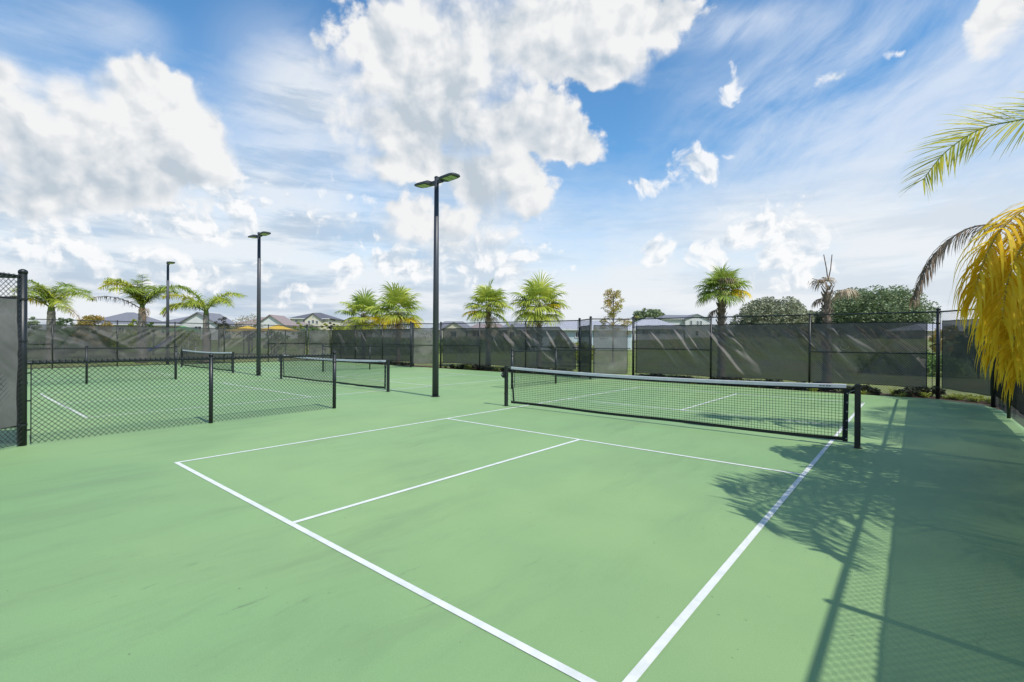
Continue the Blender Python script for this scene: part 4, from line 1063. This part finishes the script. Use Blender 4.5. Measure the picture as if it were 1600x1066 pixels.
M['roofg'] = shingle('grey_shingles', (.21, .21, .235), (.12, .12, .14))
M['roofd'] = shingle('dark_shingles', (.13, .13, .15), (.07, .07, .085))
M['roofp'] = shingle('brown_shingles', (.30, .24, .23), (.20, .15, .145))
M['roofl'] = shingle('light_shingles', (.42, .42, .46), (.28, .28, .31))
HR = 'house'
def house(u, D, wpx, vridge, veave, label, wall, roof, depth=9.0, hip=.0, turn=0.0, gable=None, windows=(), ov=.4, ground=None, group='houses beyond the fence', chimney=None):
    """local x: left to right as seen from the courts, y: away. hip 0 = gable ends left/right, 1 = full hip"""
    b = at(u, D, z=0); g = gz(b.x, b.y) if ground is None else ground; b.z = g
    wd = wpx*D/F; zr = at(u, D, v=vridge).z-g; ze = at(u, D, v=veave).z-g
    root = empty('house', b, math.atan2(BR.y, BR.x)+turn); tag(root, label, 'house', group)
    h = wd/2; wb = MB(); wb.box(-h, h, 0, depth, -.3, ze-.05); wo_ = wb.build('wall', M[wall], root)
    rf = MB(); o = ov; hx = hip*min(h, depth/2)
    e = [(-h-o, -o, ze), (h+o, -o, ze), (h+o, depth+o, ze), (-h-o, depth+o, ze)]
    r_ = [(-h-o+hx, depth/2, zr), (h+o-hx, depth/2, zr)]
    k = len(rf.v); rf.v += e+r_+[(a_, b_, c_-.18) for a_, b_, c_ in e]
    rf.f += [(0,1,5,4), (2,3,4,5), (1,2,5), (3,0,4), (6,7,1,0), (7,8,2,1), (8,9,3,2), (9,6,0,3), (9,8,7,6)]
    ro = rf.build('roof', M[roof], root)
    fc = MB(); fc.box(-h-o-.03, h+o+.03, -o-.06, -o-.004, ze-.2, ze-.02); fc.build('fascia', M['trim'], ro)
    if gable:
        for (gx, gw, gv, gev, gm) in gable:        # front facing gable: centre px offset, width px, ridge row, eave row
            cx = gx*D/F; gh = gw*D/F/2; z2 = at(u, D, v=gv).z-g; z1 = at(u, D, v=gev).z-g
            gb = MB(); gb.box(cx-gh, cx+gh, -1.2, -.01, -.3, z1)
            gb.v += [(cx-gh, -1.2, z1), (cx+gh, -1.2, z1), (cx, -1.2, z2-.15), (cx-gh, depth/2, z1), (cx+gh, depth/2, z1), (cx, depth/2, z2-.15)]
            n = len(gb.v)-6; gb.f += [(n, n+1, n+2), (n, n+3, n+5, n+2), (n+1, n+2, n+5, n+4)]
            gb.build('gable_wall', M[gm], root)
            gr = MB(); og = .35; sl_ = (z2-z1)/gh; zz1 = z1-sl_*og
            for s_ in (-1, 1):
                p_ = [(cx, -1.5, z2), (cx+s_*(gh+og), -1.5, zz1), (cx+s_*(gh+og), depth/2, zz1), (cx, depth/2, z2)]
                q_ = [(a_, b_, c_-.16) for a_, b_, c_ in p_]; n = len(gr.v); gr.v += p_+q_
                gr.f += [(n,n+1,n+2,n+3), (n+4,n+7,n+6,n+5), (n,n+4,n+5,n+1), (n+1,n+5,n+6,n+2), (n+2,n+6,n+7,n+3)]
            gr.build('gable_roof', M[roof], root)
    for (wx, wv, ww, wh, yo) in windows:           # px offset, row of the centre, size px
        cx = wx*D/F; cz = at(u, D, v=wv).z-g; a_ = ww*D/F/2; c_ = wh*D/F/2
        fr = MB(); t = .09
        for q in ((cx-a_-t, cx+a_+t, cz+c_, cz+c_+t), (cx-a_-t, cx+a_+t, cz-c_-t, cz-c_), (cx-a_-t, cx-a_, cz-c_, cz+c_), (cx+a_, cx+a_+t, cz-c_, cz+c_), (cx-.03, cx+.03, cz-c_, cz+c_)):
            fr.box(q[0], q[1], yo-.07, yo-.004, q[2], q[3])
        f_ = fr.build('window', M['trim'], root); gl = MB(); gl.box(cx-a_, cx+a_, yo-.035, yo-.012, cz-c_, cz+c_); gl.build('pane', M['glass'], f_)
    return root
house(172, 85, 85, 486, 506, 'grey hip roofed house behind the tan and yellow bush', 'wallc', 'roofg', hip=1, windows=[(-20, 515, 8, 8, 0), (18, 515, 8, 8, 0)])
house(283, 78, 90, 490, 507, 'low house with white front gable behind the feather palm right of the small lamp', 'wallc', 'roofg', hip=1, gable=[(34, 52, 488, 503, 'wallw')], windows=[(-25, 516, 10, 9, 0), (34, 515, 10, 9, -1.2)])
house(405, 92, 84, 494, 508, 'brown roofed house with white gable behind the yellow canopy', 'wallw', 'roofp', hip=.8, gable=[(22, 44, 492, 507, 'wallw')], windows=[(-20, 518, 12, 8, 0), (22, 518, 10, 8, -1.2)])
house(483, 128, 60, 487, 497.5, 'cream two-storey house with dark hip roof left of the yellow bush', 'wallc', 'roofd', depth=11, hip=.9, gable=[(9, 26, 489.5, 499, 'wallc')],
      windows=[(-20, 502, 3, 4, 0), (-8, 503, 3, 4, 0), (3, 504, 3.4, 5, -1.2), (9, 503, 3.4, 5, -1.2), (15, 504, 3.4, 5, -1.2), (9, 495, 1.8, 2.4, -1.2), (-16, 520, 5, 6, 0), (10, 520, 8, 6, -1.2)])
house(532, 150, 60, 500, 509, 'distant low roof between the two-storey house and the cabbage palm pair', 'wallt', 'roofp', hip=.8)
house(455, 105, 30, 502, 509, 'small brown roofed house touching the left side of the two-storey house', 'wallc', 'roofp', hip=.9)
house(600, 120, 80, 502, 512, 'grey roofed house hidden behind the pair of cabbage palms', 'wallw', 'roofg', hip=.6, gable=[(-15, 20, 503, 512, 'wallw')])
house(705, 100, 60, 501, 514, 'beige house with grey roof right next to the tallest lamp pole', 'wallt', 'roofg', hip=.6, gable=[(5, 36, 503, 514, 'wallc')], windows=[(-14, 522, 6, 9, 0), (22, 522, 8, 9, 0), (5, 522, 8, 8, -1.2)])
house(762, 104, 64, 505, 514.5, 'beige house with orange gable behind the palm with the hanging yellow fan', 'wallt', 'roofp', hip=.5, gable=[(13, 14, 509, 515, 'wallc')], windows=[(-18, 522, 12, 8, 0), (-2, 522, 6, 8, 0)])
house(808, 102, 50, 504, 514.5, 'grey roofed house left of the wide cabbage palm', 'wallt', 'roofg', hip=.5, gable=[(-8, 14, 506, 515, 'wallc')], windows=[(-8, 523, 7, 8, -1.2), (10, 522, 8, 8, 0)])
house(912, 60, 150, 498.5, 514, 'long pale blue house with light roof behind the dark fence recess', 'wallb', 'roofl', depth=10, hip=.6, windows=[(-10, 523, 5, 8, 0), (30, 523, 6, 8, 0), (-40, 523, 6, 8, 0)])
house(1026, 86, 84, 495, 513, 'single-storey house with pale grey hip roof below the small round oak', 'wallw', 'roofl', hip=1.0, windows=[(24, 519, 4, 6, 0), (31, 519, 4, 6, 0), (-18, 519, 9, 7, 0), (2, 519, 6, 7, 0)])
house(1072, 120, 74, 491, 498, 'white two-storey house left of the dense cabbage palm', 'wallw', 'roofg', hip=.5, gable=[(14, 36, 491, 498.5, 'wallw')], windows=[(5, 505, 2.8, 7, -1.2), (15, 505, 2.6, 6, -1.2), (20, 505, 2.6, 6, -1.2), (14, 521, 4, 7, -1.2), (-12, 520, 6, 7, 0)])
house(1490, 90, 90, 505, 516, 'low house with pale eave behind the far corner post', 'wallt', 'roofl', hip=.6)

# ------------------------------------------------------------------ playground canopies and slide seen over the left fence
M['canvasy'] = mat('yellow_canvas', (.75, .48, .08), .7, trans=.25, var=.12, vscale=1)
M['canvasg'] = mat('green_canvas', (.20, .42, .16), .7, trans=.25, var=.12, vscale=1)
M['canvasb'] = mat('blue_plastic', (.03, .10, .42), .4)
M['teal'] = mat('teal_plastic', (.02, .25, .35), .4)
def canopy(u, D, wpx, vap, ve, mm, label, depth=4.0):
    b = at(u, D, z=0); b.z = gz(b.x, b.y); root = empty('shade_canopy', b, math.atan2(BR.y, BR.x)); tag(root, label, 'canopy', 'playground shade canopies behind the left fence')
    h = wpx*D/F/2; za = at(u, D, v=vap).z-b.z; ze = at(u, D, v=ve).z-b.z; n = 10
    mb = MB(); N = 12
    for j in range(N+1):
        for i in range(N+1):
            x_ = i/N*2-1; y_ = j/N*2-1; m_ = max(abs(x_), abs(y_)); sg = .14*(1-m_)*m_*4*(za-ze)
            mb.v.append((x_*h, depth/2+y_*depth/2, za-(za-ze)*m_-sg+(.05*math.cos(x_*pi)*math.cos(y_*pi) if m_ > .9 else 0)))
    for j in range(N):
        for i in range(N): mb.f.append((j*(N+1)+i, j*(N+1)+i+1, (j+1)*(N+1)+i+1, (j+1)*(N+1)+i))
    mb.build('fabric', M[mm], root, True)
    for x_ in (-h, h):
        for y_ in (0, depth):
            q = MB(); q.tube([(x_, y_, -.1), (x_, y_, ze+.05)], .06, 8); q.build('post', M['pole'], root)
canopy(418, 44, 56, 506, 516.5, 'canvasy', 'yellow fabric canopy crossed by the second lamp pole')
canopy(368, 43, 52, 508, 517, 'canvasy', 'yellow fabric canopy behind the dry wispy tree')
canopy(262, 42, 44, 508, 517, 'canvasg', 'green fabric canopy left of the small lamp pole')
def slide():
    b = at(262, 44, z=0); b.z = gz(b.x, b.y); root = empty('playground_slide', b, math.atan2(BR.y, BR.x)); tag(root, 'blue playground slide seen dimly through the left windscreen', 'slide')
    ch = MB(); pts = [(-1.6, 0, .3), (-1.0, 0, .45), (.6, 0, 1.5), (1.1, 0, 1.6)]
    for a, c_ in zip(pts[:-1], pts[1:]):
        for y0, y1, dz0 in ((-.3, .3, 0), (-.36, -.3, .2), (.3, .36, .2)):
            k = len(ch.v); ch.v += [(a[0], y0, a[2]-.04), (a[0], y1, a[2]-.04), (a[0], y1, a[2]+dz0), (a[0], y0, a[2]+dz0), (c_[0], y0, c_[2]-.04), (c_[0], y1, c_[2]-.04), (c_[0], y1, c_[2]+dz0), (c_[0], y0, c_[2]+dz0)]
            ch.f += [tuple(k+i for i in q) for q in ((0,4,5,1), (1,5,6,2), (2,6,7,3), (3,7,4,0), (0,1,2,3), (4,7,6,5))]
    ch.build('chute', M['canvasb'], root)
    pl = MB(); pl.box(1.12, 2.3, -.6, .6, 1.5, 1.6); pl.build('platform', M['tape'], root)
    for x_ in (1.2, 2.2):
        for y_ in (-.5, .5): q = MB(); q.tube([(x_, y_, -.1), (x_, y_, 1.49)], .05, 8); q.build('leg', M['tape'], root)
    rl = MB()
    for y_ in (-.58, .58): rl.tube([(1.15, y_, 1.61), (1.15, y_, 2.4), (2.28, y_, 2.4), (2.28, y_, 1.61)], .03, 6)
    rl.build('guard_rail', M['teal'], root)
slide()
# flush the hidden duplicates of nothing; final settings
S.render.resolution_x = 1024; S.render.resolution_y = 682
S.cycles.transparent_max_bounces = 16
S.cycles.max_bounces = 5
S.cycles.diffuse_bounces = 3
S.cycles.glossy_bounces = 2
S.cycles.transmission_bounces = 3
